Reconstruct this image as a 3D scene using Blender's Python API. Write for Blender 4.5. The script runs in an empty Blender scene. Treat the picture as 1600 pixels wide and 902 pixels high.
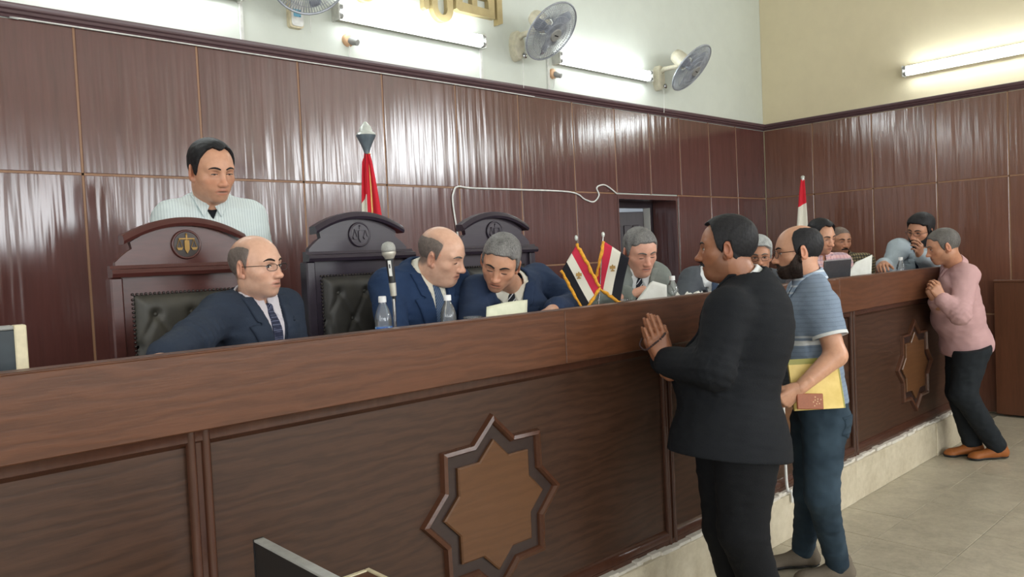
import bpy, bmesh, math, random
import numpy as np
from mathutils import Vector, Matrix
random.seed(7); np.random.seed(7)
SC = bpy.context.scene
COL = SC.collection

# ------------------------------------------------------------------ camera
cam_d = bpy.data.cameras.new('camera'); cam = bpy.data.objects.new('camera', cam_d); COL.objects.link(cam)
cam_d.sensor_width = 36.0; cam_d.lens = 1220.0 / 1600.0 * 36.0; cam_d.clip_start = .02; cam_d.clip_end = 100
def cam_axes(yaw, pitch, roll):
    f = Vector((math.sin(yaw)*math.cos(pitch), math.cos(yaw)*math.cos(pitch), math.sin(pitch)))
    r = Vector((math.cos(yaw), -math.sin(yaw), 0)); u = r.cross(f)
    return f, r*math.cos(roll)+u*math.sin(roll), -r*math.sin(roll)+u*math.cos(roll)
_f, _r, _u = cam_axes(math.radians(42.879), math.radians(-2.218), math.radians(-2.618))
cam.matrix_world = Matrix(((_r.x,_u.x,-_f.x,0),(_r.y,_u.y,-_f.y,0),(_r.z,_u.z,-_f.z,1.6),(0,0,0,1)))
SC.camera = cam

# ------------------------------------------------------------------ world, daylight, exposure
wd = bpy.data.worlds.new('world'); SC.world = wd; wd.use_nodes = True
wd.node_tree.nodes['Background'].inputs[0].default_value = (.75,.85,1,1)
wd.node_tree.nodes['Background'].inputs[1].default_value = .6
SC.view_settings.view_transform = 'Standard'; SC.view_settings.look = 'None'
SC.view_settings.gamma = 1.0; SC.view_settings.use_curve_mapping = False
SC.view_settings.exposure = EXPO = 0.0
def area(name, loc, target_dir, sx, sy, power, col):
    l = bpy.data.lights.new(name, 'AREA'); l.shape = 'RECTANGLE'; l.size = sx; l.size_y = sy; l.energy = power; l.color = col
    o = bpy.data.objects.new(name, l); COL.objects.link(o); o.location = loc
    o.rotation_euler = Vector(target_dir).to_track_quat('-Z', 'Y').to_euler()
    return o
DAY = (.93,.97,1.0)
WINS_FRONT = [(-2.6,2.45),(0.2,2.45),(3.0,2.45),(5.8,2.45)]      # windows in the wall behind the camera (X, sill centre z)
WINS_LEFT = [(-4.2,2.45),(-1.4,2.45),(1.4,2.45)]
WINS_RIGHT = [(-1.9,3.5),(-4.6,3.5)]
for x, z in WINS_FRONT: area('daylight', (x,-5.9,z), (0,1,-.0), 1.5, 1.7, 100, DAY)
for y, z in WINS_LEFT: area('daylight', (-3.9,y,z), (1,0,-.0), 1.5, 1.7, 50, DAY)
for y, z in WINS_RIGHT: area('daylight', (7.85,y,z), (-1,0,-.0), 1.3, .9, 115, DAY)

# ------------------------------------------------------------------ node materials
def srgb(r, g, b):
    f = lambda c: (c/255/12.92) if c/255 <= .04045 else ((c/255+.055)/1.055)**2.4
    return (f(r), f(g), f(b), 1)
MATS = {}
class N:
    def __init__(s, name):
        s.m = bpy.data.materials.new(name); s.m.use_nodes = True; s.t = s.m.node_tree
        s.b = s.t.nodes['Principled BSDF']; MATS[name] = s.m
    def n(s, ty, **kw):
        x = s.t.nodes.new(ty)
        for k, v in kw.items():
            if k in x.inputs: x.inputs[k].default_value = v
            else: setattr(x, k, v)
        return x
    def l(s, a, b): s.t.links.new(a, b)
    def coord(s, scale=(1,1,1), attr=None, rand=True, rot=(0,0,0)):
        mp = s.n('ShaderNodeMapping'); mp.inputs['Scale'].default_value = scale; mp.inputs['Rotation'].default_value = rot
        if attr:
            a = s.n('ShaderNodeAttribute', attribute_name=attr); s.l(a.outputs['Vector'], mp.inputs['Vector'])
        else:
            tc = s.n('ShaderNodeTexCoord'); s.l(tc.outputs['Object'], mp.inputs['Vector'])
            if rand:
                oi = s.n('ShaderNodeObjectInfo'); mu = s.n('ShaderNodeMath', operation='MULTIPLY'); mu.inputs[1].default_value = 37.0
                s.l(oi.outputs['Random'], mu.inputs[0]); s.l(mu.outputs[0], mp.inputs['Location'])
        return mp.outputs['Vector']
    def ramp(s, fac, stops):
        r = s.n('ShaderNodeValToRGB'); e = r.color_ramp.elements
        while len(e) < len(stops): e.new(.5)
        for i, (p, c) in enumerate(stops): e[i].position = p; e[i].color = c if len(c) == 4 else (*c, 1)
        s.l(fac, r.inputs['Fac']); return r.outputs['Color']
    def mix(s, fac, a, b, mode='MIX'):
        x = s.n('ShaderNodeMix', data_type='RGBA', blend_type=mode)
        for v, i in ((fac, 0), (a, 6), (b, 7)):
            if hasattr(v, 'links'): s.l(v, x.inputs[i])
            else: x.inputs[i].default_value = v
        return x.outputs[2]
    def noise(s, vec, scale, detail=4, rough=.55, dist=0):
        x = s.n('ShaderNodeTexNoise'); x.inputs['Scale'].default_value = scale; x.inputs['Detail'].default_value = detail
        x.inputs['Roughness'].default_value = rough; x.inputs['Distortion'].default_value = dist
        s.l(vec, x.inputs['Vector']); return x.outputs['Fac']
    def bump(s, h, strength=.2, dist=.01):
        x = s.n('ShaderNodeBump'); x.inputs['Strength'].default_value = strength; x.inputs['Distance'].default_value = dist
        s.l(h, x.inputs['Height']); s.l(x.outputs['Normal'], s.b.inputs['Normal']); return x
    def set(s, base=None, rough=None, metal=None, spec=None, coat=None, trans=None, ior=None):
        for v, k in ((base,'Base Color'),(rough,'Roughness'),(metal,'Metallic'),(spec,'Specular IOR Level'),(coat,'Coat Weight'),(trans,'Transmission Weight'),(ior,'IOR')):
            if v is None: continue
            if hasattr(v, 'links'): s.l(v, s.b.inputs[k])
            else: s.b.inputs[k].default_value = v
        return s
def dk(c, k): return (c[0]*k, c[1]*k, c[2]*k, 1)
def plain(name, c, rough=.5, metal=0, var=.12, scale=30, spec=.5, bump=0, coat=0):
    n = N(name); v = n.coord(); f = n.noise(v, scale)
    n.set(n.ramp(f, [(.3, dk(c, 1-var)), (.7, dk(c, 1+var))]), rough, metal, spec, coat)
    if bump: n.bump(n.noise(v, scale*4), bump, .003)
    return n.m
def wood(name, c, grain=(9,9,.6), rough=.35, contrast=.35, bump=.15, coat=0, wav=0, fine=14, spec=.5, bumpd=.006):
    """varnished wood, grain runs along the axis with the small scale"""
    n = N(name); v = n.coord(grain)
    f1 = n.noise(v, 1.6, 5, .6, .6); f2 = n.noise(v, fine, 3, .6)
    mx = n.mix(.45, f1, f2)
    col = n.ramp(mx, [(.28, dk(c, 1-contrast)), (.5, c), (.74, dk(c, 1+contrast*.8))])
    n.set(col, rough, 0, spec, coat)
    if wav:
        vv = n.coord((grain[0]*.35, grain[1]*.35, grain[2]*1.3)); h = n.noise(vv, 1.5, 3, .5, .3)
        h2 = n.mix(.8, h, n.noise(n.coord((grain[0]*1.4, grain[1]*1.4, grain[2]*1.2)), 2.2, 2, .5))
        b = n.bump(h2, wav, .05)
    else: n.bump(mx, bump, bumpd)
    return n.m
def oak(name, c, rough, contrast):
    # flat-sawn boards: long flowing grain lines along X with open pores
    n = N(name); v = n.coord((.7,3.2,3.2)); wv = n.n('ShaderNodeTexWave', wave_type='BANDS', bands_direction='Z'); wv.inputs['Scale'].default_value = 2.6; wv.inputs['Distortion'].default_value = 14.0; wv.inputs['Detail'].default_value = 4.0; wv.inputs['Detail Scale'].default_value = 1.1; wv.inputs['Detail Roughness'].default_value = .6; n.l(v, wv.inputs['Vector'])
    big = n.noise(n.coord((.6,2,2)), 1.1, 3); pore = n.noise(n.coord((2.2,60,60)), 2.2, 4, .75)
    f = n.mix(.50, wv.outputs['Fac'], big); f = n.mix(.52, f, pore)
    n.set(n.ramp(f, [(.22, dk(c,1-contrast)), (.5, c), (.78, dk(c,1+contrast*.75))]), rough, 0, .42); n.bump(f, .12, .004); return n.m
wood('panel_wood', srgb(90,55,51), (5,5,.35), .17, .25, wav=.13, fine=11, spec=.9)
wood('panel_wood_side', srgb(112,74,60), (5,5,.35), .17, .25, wav=.13, fine=11, spec=.9)
wood('moulding_wood', srgb(92,70,74), (.4,8,8), .28, .2)
wood('seam_wood', srgb(150,112,84), (6,6,.5), .5, .2)
oak('rail_wood', srgb(90,55,36), .34, .34)
oak('bench_wood', srgb(64,42,30), .38, .42)
wood('bench_trim', srgb(70,43,32), (3,3,.5), .25, .3)
oak('star_wood', srgb(94,62,38), .36, .16)
wood('star_trim', srgb(80,50,36), (3,3,3), .25, .25)
wood('star_ground', srgb(50,35,31), (.6,6,6), .35, .25)
wood('chair_brown', srgb(78,42,38), (1,7,7), .3, .3, bump=.06)
wood('chair_dark', srgb(50,42,52), (1,7,7), .3, .25, bump=.06)
wood('door_wood', srgb(62,52,58), (7,7,.5), .45, .2)
wood('gate_wood', srgb(94,58,40), (6,6,.5), .35, .3)
def plaster(name, c):
    n = N(name); v = n.coord(rand=False); a = n.noise(v, .9, 5, .6); b = n.noise(v, 7, 4, .6)
    n.set(n.ramp(n.mix(.35, a, b), [(.3, dk(c,.9)), (.65, c)]), .75, 0, .2)
    n.bump(n.noise(v, 45, 3), .12, .004); return n.m
plaster('plaster_cool', srgb(212,217,208)); plaster('plaster_warm', srgb(226,214,182)); plaster('plaster_room', srgb(214,208,190)); plaster('ceiling_paint', srgb(228,226,218))  # cool and warm tints of one plaster: each wall's light put into colour
def stone(name, c1, c2, rough=.45, sc=5):
    n = N(name); v = n.coord(); a = n.noise(v, sc, 6, .65, .4); b = n.noise(n.coord((1,1,1)), sc*6, 4, .7)
    col = n.ramp(n.mix(.4, a, b), [(.3, c1), (.62, c2)])
    col = n.mix(n.ramp(n.noise(v, sc*1.7, 5, .7, .8), [(.62,(0,0,0)),(.75,(.55,.55,.55))]), col, dk(c1,.55))
    n.set(col, rough, 0, .4); n.bump(b, .08, .003); return n.m
stone('floor_tile', srgb(146,138,120), srgb(184,175,155), .28, 6); stone('grout', srgb(92,84,72), srgb(108,100,86), .8)
stone('marble_slab', srgb(176,164,140), srgb(210,200,178), .4, 4); stone('dais_floor', srgb(96,84,74), srgb(116,102,90), .6)
stone('mortar', srgb(190,184,172), srgb(214,208,198), .8, 20)
def thin_clear(name, tint, k=.35, rough=.05, milk=0):
    n = N(name); n.t.nodes.remove(n.b); o = n.t.nodes['Material Output']
    tr = n.n('ShaderNodeBsdfTransparent'); tr.inputs[0].default_value = tint; gl = n.n('ShaderNodeBsdfGlossy'); gl.inputs['Roughness'].default_value = rough
    df = n.n('ShaderNodeBsdfDiffuse'); df.inputs[0].default_value = (.85,.88,.9,1); m0 = n.n('ShaderNodeMixShader'); m0.inputs[0].default_value = milk; n.l(tr.outputs[0], m0.inputs[1]); n.l(df.outputs[0], m0.inputs[2]); tr = m0
    lw = n.n('ShaderNodeLayerWeight'); lw.inputs['Blend'].default_value = k; m = n.n('ShaderNodeMixShader'); n.l(lw.outputs['Fresnel'], m.inputs[0]); n.l(tr.outputs[0], m.inputs[1]); n.l(gl.outputs[0], m.inputs[2]); n.l(m.outputs[0], o.inputs[0])
    return n.m
# ------------------------------------------------------------------ mesh helpers
class MB:
    def __init__(s): s.v = []; s.f = []
    def add(s, vs, fs):
        o = len(s.v); s.v += [tuple(x) for x in vs]; s.f += [tuple(i+o for i in f) for f in fs]; return s
    def box(s, x0, x1, y0, y1, z0, z1, ch=0):
        if ch:
            c = ch; vs = []; 
            X = (x0,x1); Y = (y0,y1); Z = (z0,z1)
            bm = bmesh.new(); bmesh.ops.create_cube(bm, size=1)
            for v in bm.verts: v.co = Vector((x0+(v.co.x+.5)*(x1-x0), y0+(v.co.y+.5)*(y1-y0), z0+(v.co.z+.5)*(z1-z0)))
            bmesh.ops.bevel(bm, geom=bm.edges[:], offset=c, segments=1, affect='EDGES')
            bm.verts.index_update(); s.add([v.co for v in bm.verts], [[v.index for v in f.verts] for f in bm.faces]); bm.free(); return s
        return s.add([(x,y,z) for z in (z0,z1) for y in (y0,y1) for x in (x0,x1)], [(0,2,3,1),(4,5,7,6),(0,1,5,4),(2,6,7,3),(0,4,6,2),(1,3,7,5)])
    def obox(s, c, ax, ay, az, h, ch=0):
        """oriented box: centre, axes, half sizes"""
        m = MB().box(-h[0],h[0],-h[1],h[1],-h[2],h[2],ch); c = Vector(c)
        return s.add([c+Vector(ax)*p[0]+Vector(ay)*p[1]+Vector(az)*p[2] for p in m.v], m.f)
    def cyl(s, a, b, r, r2=None, n=12, caps=True):
        a = Vector(a); b = Vector(b); r2 = r if r2 is None else r2; d = (b-a).normalized()
        t = Vector((0,0,1)) if abs(d.z) < .9 else Vector((1,0,0)); u = d.cross(t).normalized(); w = d.cross(u)
        vs = []
        for p, q in ((a,r),(b,r2)): vs += [p+u*(q*math.cos(2*math.pi*i/n))+w*(q*math.sin(2*math.pi*i/n)) for i in range(n)]
        fs = [(i,i+n,(i+1)%n+n,(i+1)%n) for i in range(n)]
        if caps: fs += [tuple(range(n)), tuple(range(2*n-1,n-1,-1))]
        return s.add(vs, fs)
    def tube(s, path, r, n=8, closed=False):
        P = [Vector(p) for p in path]; m = len(P); rr = r if hasattr(r,'__len__') else [r]*m; vs = []; up = None
        for i, p in enumerate(P):
            d = (P[(i+1)%m]-P[i-1]) if closed else (P[min(i+1,m-1)]-P[max(i-1,0)])
            d = d.normalized() if d.length > 1e-9 else Vector((0,0,1))
            if up is None: up = Vector((0,0,1)) if abs(d.z) < .9 else Vector((1,0,0))
            u = up-d*up.dot(d)
            if u.length < 1e-6: u = d.orthogonal()
            u.normalize(); up = u; w = d.cross(u)
            vs += [p+u*(rr[i]*math.cos(2*math.pi*k/n))+w*(rr[i]*math.sin(2*math.pi*k/n)) for k in range(n)]
        fs = []
        for i in range(m if closed else m-1):
            j = (i+1)%m
            fs += [(i*n+k, i*n+(k+1)%n, j*n+(k+1)%n, j*n+k) for k in range(n)]
        if not closed: fs += [tuple(range(n-1,-1,-1)), tuple((m-1)*n+k for k in range(n))]
        return s.add(vs, fs)
    def lathe(s, prof, c=(0,0,0), axis=(0,0,1), n=20):
        d = Vector(axis).normalized(); t = Vector((0,0,1)) if abs(d.z) < .9 else Vector((1,0,0)); u = d.cross(t).normalized(); w = d.cross(u); c = Vector(c)
        vs = []; fs = []
        for r, h in prof: vs += [c+d*h+u*(r*math.cos(2*math.pi*i/n))+w*(r*math.sin(2*math.pi*i/n)) for i in range(n)]
        for k in range(len(prof)-1): fs += [(k*n+i, (k+1)*n+i, (k+1)*n+(i+1)%n, k*n+(i+1)%n) for i in range(n)]
        fs += [tuple(range(n)), tuple(range(len(prof)*n-1,(len(prof)-1)*n-1,-1))]
        return s.add(vs, fs)
    def prism(s, poly, o, ax, ay, az, t):
        """2-D polygon in the plane o+ax*u+ay*v, extruded along az by t"""
        o = Vector(o); ax = Vector(ax); ay = Vector(ay); az = Vector(az); n = len(poly)
        vs = [o+ax*p[0]+ay*p[1] for p in poly]+[o+ax*p[0]+ay*p[1]+az*t for p in poly]
        return s.add(vs, [tuple(range(n-1,-1,-1)), tuple(range(n,2*n))]+[(i,(i+1)%n,(i+1)%n+n,i+n) for i in range(n)])
    def ball(s, c, r, n=12, m=8):
        r = (r,r,r) if not hasattr(r,'__len__') else r
        vs = [(c[0],c[1],c[2]-r[2])]; fs = []
        for j in range(1,m):
            a = -math.pi/2+math.pi*j/m
            vs += [(c[0]+r[0]*math.cos(a)*math.cos(2*math.pi*i/n), c[1]+r[1]*math.cos(a)*math.sin(2*math.pi*i/n), c[2]+r[2]*math.sin(a)) for i in range(n)]
        vs.append((c[0],c[1],c[2]+r[2])); L = len(vs)-1
        fs += [(0,1+(i+1)%n,1+i) for i in range(n)]+[(L,L-n+i,L-n+(i+1)%n) for i in range(n)]
        for j in range(m-2): fs += [(1+j*n+i,1+j*n+(i+1)%n,1+(j+1)*n+(i+1)%n,1+(j+1)*n+i) for i in range(n)]
        return s.add(vs, fs)
    def mesh(s, name):
        me = bpy.data.meshes.new(name); me.from_pydata(s.v, [], s.f); me.update()
        bm = bmesh.new(); bm.from_mesh(me); bmesh.ops.recalc_face_normals(bm, faces=bm.faces); bm.to_mesh(me); bm.free(); return me
    def build(s, name, mat, parent=None, smooth=None, origin=None):
        """smooth: angle in degrees for auto smooth, None = flat.  origin: world position of the object's own origin"""
        if origin is not None: o_ = Vector(origin); s.v = [tuple(Vector(p)-o_) for p in s.v]
        me = s.mesh(name); me.materials.append(MATS[mat] if isinstance(mat,str) else mat)
        if smooth is not None:
            me.shade_smooth() if smooth >= 180 else me.shade_auto_smooth(angle=math.radians(smooth)) if hasattr(me,'shade_auto_smooth') else me.set_sharp_from_angle(angle=math.radians(smooth))
            if smooth < 180:
                me.polygons.foreach_set('use_smooth', [True]*len(me.polygons)); me.set_sharp_from_angle(angle=math.radians(smooth))
        o = bpy.data.objects.new(name, me); COL.objects.link(o)
        if origin is not None: o.location = origin
        if parent: 
            o.parent = parent
        return o
def tag(o, label=None, cat=None, group=None, kind=None):
    if label: o['label'] = label
    if cat: o['category'] = cat
    if group: o['group'] = group
    if kind: o['kind'] = kind
    return o
def thing(name, label, cat, loc=(0,0,0), rz=0, group=None):
    o = bpy.data.objects.new(name, None); COL.objects.link(o); o.location = loc; o.rotation_euler = (0,0,rz); o.empty_display_size = .1
    return tag(o, label, cat, group)
def struct(o): o['kind'] = 'structure'; return o
def copy_tree(o, parent=None):
    c = o.copy(); COL.objects.link(c); c.parent = parent
    for ch in o.children: copy_tree(ch, c)
    return c
def inst(me, name, mat, parent, loc):
    o = bpy.data.objects.new(name, me); COL.objects.link(o); o.parent = parent; o.location = loc; return o
# ================================================================== the room
XR, YW = 7.95, 4.39           # right wall plane, back wall plane
X0, Y0, ZC = -4.0, -6.0, 4.7  # left wall, wall behind the camera, ceiling
DZ = .45                      # dais height
ZM0, ZM1 = 2.868, 2.93        # moulding
DX0, DX1, DZT = 5.39, 6.29, 2.10   # door opening
# back wall: plaster above, with the door opening below
w = MB(); T = .34
w.box(X0-.2, DX0, YW+.012, YW+T, 0, ZC).box(DX1, XR+.2, YW+.012, YW+T, 0, ZC).box(DX0, DX1, YW+.012, YW+T, DZT, ZC)
wall_back = struct(w.build('wall_back', 'plaster_cool'))
w = MB(); w.box(XR+.012, XR+.25, Y0-.2, YW+.01, 0, 3.05)
for (a, b) in ((Y0-.2,-5.25),(-3.95,-2.55),(-1.25,YW+.01)): w.box(XR+.012, XR+.25, a, b, 3.05, 3.95)
w.box(XR+.012, XR+.25, Y0-.2, YW+.01, 3.95, ZC)
wall_right = struct(w.build('wall_right', 'plaster_warm'))
def wall_with_windows(name, along, fixed, t, lo, hi, centres, hw, z0, z1):
    w = MB()
    def bx(a, b, c, d):
        if along == 'x': w.box(a, b, fixed-t, fixed, c, d)
        else: w.box(fixed-t, fixed, a, b, c, d)
    bx(lo, hi, 0, z0); bx(lo, hi, z1, ZC); p = lo
    for c in sorted(centres): bx(p, c-hw, z0, z1); p = c+hw
    bx(p, hi, z0, z1)
    return struct(w.build(name, 'plaster_room'))
wall_with_windows('wall_front', 'x', Y0, .2, X0, XR+.2, [c for c, z in WINS_FRONT], .78, 1.58, 3.32)
wall_with_windows('wall_left', 'y', X0, .2, Y0-.2, YW+T, [c for c, z in WINS_LEFT], .78, 1.58, 3.32)
struct(MB().box(X0-.2, XR+.25, Y0-.2, YW+T, ZC, ZC+.15).build('ceiling', 'ceiling_paint'))
n = N('window_frame_paint'); n.set(srgb(214,212,204), .5)
n = N('frosted_glass'); n.set((.9,.95,1,1), .4, 0, .5, trans=.6)
k = 0
for kind, lst, hw, hh in (('f', WINS_FRONT, .78, .87), ('l', WINS_LEFT, .78, .87), ('r', WINS_RIGHT, .65, .45)):
    for c, z in lst:
        k += 1
        def P(u, d, zz): return (u, Y0-.06-d, zz) if kind == 'f' else ((X0-.06-d, u, zz) if kind == 'l' else (XR+.07+d, u, zz))
        m = MB()
        def bb(u0,u1,z0,z1,d0,d1):
            a = P(u0,d0,z0); b = P(u1,d1,z1); m.box(min(a[0],b[0]),max(a[0],b[0]),min(a[1],b[1]),max(a[1],b[1]),z0,z1)
        for u in (-hw, -.03, hw-.06): bb(c+u, c+u+.06, z-hh, z+hh, 0, .05)
        for q in (-hh, hh-.06): bb(c-hw, c+hw, z+q, z+q+.06, 0, .05)
        fr = struct(m.build('window_%d' % k, 'window_frame_paint')); m = MB(); bb(c-hw+.06, c+hw-.06, z-hh+.06, z+hh-.06, .02, .03)
        m.build('pane', 'frosted_glass', fr)
# wood panelling, every board an object of its own
SEAM = .012
def panels_back(xs, z0, z1, holes=()):
    for a, b in zip(xs[:-1], xs[1:]):
        if any(a >= h0-.05 and b <= h1+.05 for h0, h1 in holes): continue
        MB().box(a+SEAM/2, b-SEAM/2, YW, YW+.011, z0+SEAM/2, z1-SEAM/2, .002).build('panel', 'panel_wood', wall_back)
    for x in xs[1:-1]:
        if any(h0+.02 < x < h1-.02 for h0, h1 in holes): continue
        MB().box(x-SEAM/2, x+SEAM/2, YW+.004, YW+.0115, z0, z1).build('seam_strip', 'seam_wood', wall_back)
xs_up = [-4.0,-3.17,-2.55,-1.94,-1.32,-.71,-.09,.525,1.14,1.757,2.372,2.982,3.607,4.229,4.85,5.39,5.885,6.36,6.865,7.375,XR]
ZP = 2.127
panels_back(xs_up, ZP, ZM0)
panels_back(xs_up[:14], DZ, ZP); panels_back([5.39,6.30,6.865,7.375,XR][1:], DZ, ZP)
panels_back([4.229,4.85,5.39], 1.53, ZP); panels_back([4.229,4.85,5.39], DZ, 1.53)
MB().box(4.229-SEAM/2, 4.229+SEAM/2, YW+.004, YW+.0115, DZ, ZP).build('seam_strip', 'seam_wood', wall_back)
MB().box(4.229, 5.39, YW+.004, YW+.0115, 1.53-SEAM/2, 1.53+SEAM/2).build('seam_strip', 'seam_wood', wall_back)
for z in (ZP,):
    for a, b in ((-4,5.39),(6.3,XR-.012)): MB().box(a, b, YW+.004, YW+.0115, z-SEAM/2, z+SEAM/2).build('seam_strip', 'seam_wood', wall_back)
ys = [Y0,-5.4,-4.8,-4.2,-3.6,-3.0,-2.4,-1.8,-1.2,-.56,.13,.82,1.45,2.055,2.645,3.232,3.84,YW-.0]
for z0, z1 in ((ZP,ZM0),(.9,ZP),(0,.9)):
    for a, b in zip(ys[:-1], ys[1:]): MB().box(XR, XR+.011, a+SEAM/2, b-SEAM/2, z0+SEAM/2, z1-SEAM/2, .002).build('panel', 'panel_wood_side', wall_right)
    for y in ys[1:-1]: MB().box(XR+.004, XR+.0115, y-SEAM/2, y+SEAM/2, z0, z1).build('seam_strip', 'seam_wood', wall_right)
for z in (.9, ZP): MB().box(XR+.004, XR+.0115, Y0, YW, z-SEAM/2, z+SEAM/2).build('seam_strip', 'seam_wood', wall_right)
MB().box(5.385, 6.305, YW, YW+.0115, DZT, ZP-SEAM/2).build('lintel_board', 'panel_wood', wall_back)
# cornice moulding on top of the panelling
prof = [(0,0),(.012,0),(.018,.012),(.03,.018),(.034,.03),(.045,.036),(.05,.05),(.05,.062),(0,.062)]
def moulding(name, a, b, inward):
    a = Vector(a); b = Vector(b); d = (b-a).normalized()
    struct(MB().prism([(-p[0], p[1]) for p in prof], a, -Vector(inward), (0,0,1), d, (b-a).length).build(name, 'moulding_wood', smooth=35))
moulding('trim_1', (X0, YW+.012, ZM0), (XR+.012, YW+.012, ZM0), (0,-1,0))
moulding('trim_2', (XR+.012, Y0, ZM0), (XR+.012, YW+.012, ZM0), (-1,0,0))
# door in the back wall: deep wooden reveal, frame and a slatted leaf standing ajar into the corridor
n = N('corridor_paint'); n.set(srgb(214,216,222), .8)
m = MB(); m.box(DX0, DX0+.02, YW+.002, YW+T-.06, DZ, DZT).box(DX1-.02, DX1, YW+.002, YW+T-.06, DZ, DZT).box(DX0+.02, DX1-.02, YW+.002, YW+T-.06, DZT-.02, DZT)
d1 = struct(m.build('door_1', 'panel_wood'))
m = MB(); YF = YW+T
m.box(DX1-.06, DX1, YF-.05, YF+.03, DZ, DZT).box(DX0, DX0+.06, YF-.05, YF+.03, DZ, DZT).box(DX0+.06, DX1-.06, YF-.05, YF+.03, DZT-.07, DZT)
m.build('door_frame', 'door_wood', d1)
MB().box(DX1-.068, DX1-.06, YF-.055, YF+.02, DZ+.9, DZT-.07).build('edge_strip', 'window_frame_paint', d1)
an = math.radians(155); h = Vector((DX1-.07, YF+.03, 0)); ux = Vector((math.cos(an), math.sin(an), 0)); uy = Vector((-math.sin(an), math.cos(an), 0)); uz = Vector((0,0,1))
L = MB(); L.obox(h+ux*.38+uz*(DZ+.78), ux, uy, uz, (.38,.02,.77), .004)
leaf = L.build('door_leaf', 'door_wood', d1)
for i in range(7): MB().obox(h+ux*(.09+.097*i)+uy*.024+uz*(DZ+.86), ux, uy, uz, (.036,.008,.56), .006).build('slat', 'door_wood', leaf)
MB().obox(h+ux*.69-uy*(-.03)+uz*(DZ+.95), ux, uy, uz, (.05,.012,.012), .004).build('door_handle', 'window_frame_paint', leaf)
m = MB(); m.box(4.2, 8.4, YF+1.6, YF+1.7, DZ, 3.2).box(4.1, 4.2, YF, YF+1.7, DZ, 3.2).box(8.4, 8.5, YF, YF+1.7, DZ, 3.2).box(4.1, 8.5, YF, YF+1.7, 3.2, 3.3).box(4.1,8.5,YF,YF+1.7,DZ-.05,DZ)
struct(m.build('wall_corridor', 'corridor_paint'))
area('corridor_daylight', (6.3, YF+.8, 3.15), (0,0,-1), 1.2, .6, 30, DAY)
# floor: tiles 0.4 m, each one an object where it shows, the joints recessed
fl = struct(MB().box(X0-.2, XR+.25, Y0-.2, YW+T, -.12, -.004).build('floor', 'grout'))
tm = MB().box(-.1985,.1985,-.1985,.1985,-.012,0,.0015).mesh('tile'); tm.materials.append(MATS['floor_tile'])
far = MB()
for i in range(-21, 21):
    for j in range(-21, 6):
        cx, cy = 4.625+.4*i+.2, 1.755+.4*j-.2
        if cx < X0-.0 or cx > XR or cy < Y0 or cy > 2.2: continue
        if cx > 2.4 and cy > .4: inst(tm, 'tile', None, fl, (cx, cy, random.uniform(-.0008,.0008)))
        else: far.box(cx-.1985, cx+.1985, cy-.1985, cy+.1985, -.012, 0)
o = far.build('tile_field', 'floor_tile', fl); o['kind'] = 'stuff'
# dais behind the bench
struct(MB().box(-2.2, 6.96, 2.2, YW+.0, -.02, DZ).build('floor_dais', 'dais_floor'))
# ================================================================== the judges' bench
BX0, BX1, BY = -1.6, 7.0, 2.09
bench = thing('judges_bench', 'long dark wooden judges bench with carved star panels on marble plinth', 'bench', (BX0, BY, 0))
def B(m, name, mat, parent=bench, smooth=None):
    o = m.build(name, mat, None, smooth); 
    o.parent = parent
    o.matrix_parent_inverse = Matrix.Translation(-Vector((BX0,BY,0)))
    return o
def B2(m, name, mat, parent, smooth=None):   # sub-part of a bench part
    o = m.build(name, mat, None, smooth); o.parent = parent; return o
ZT, ZB, ZPL = 1.39, 1.178, .25
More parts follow.
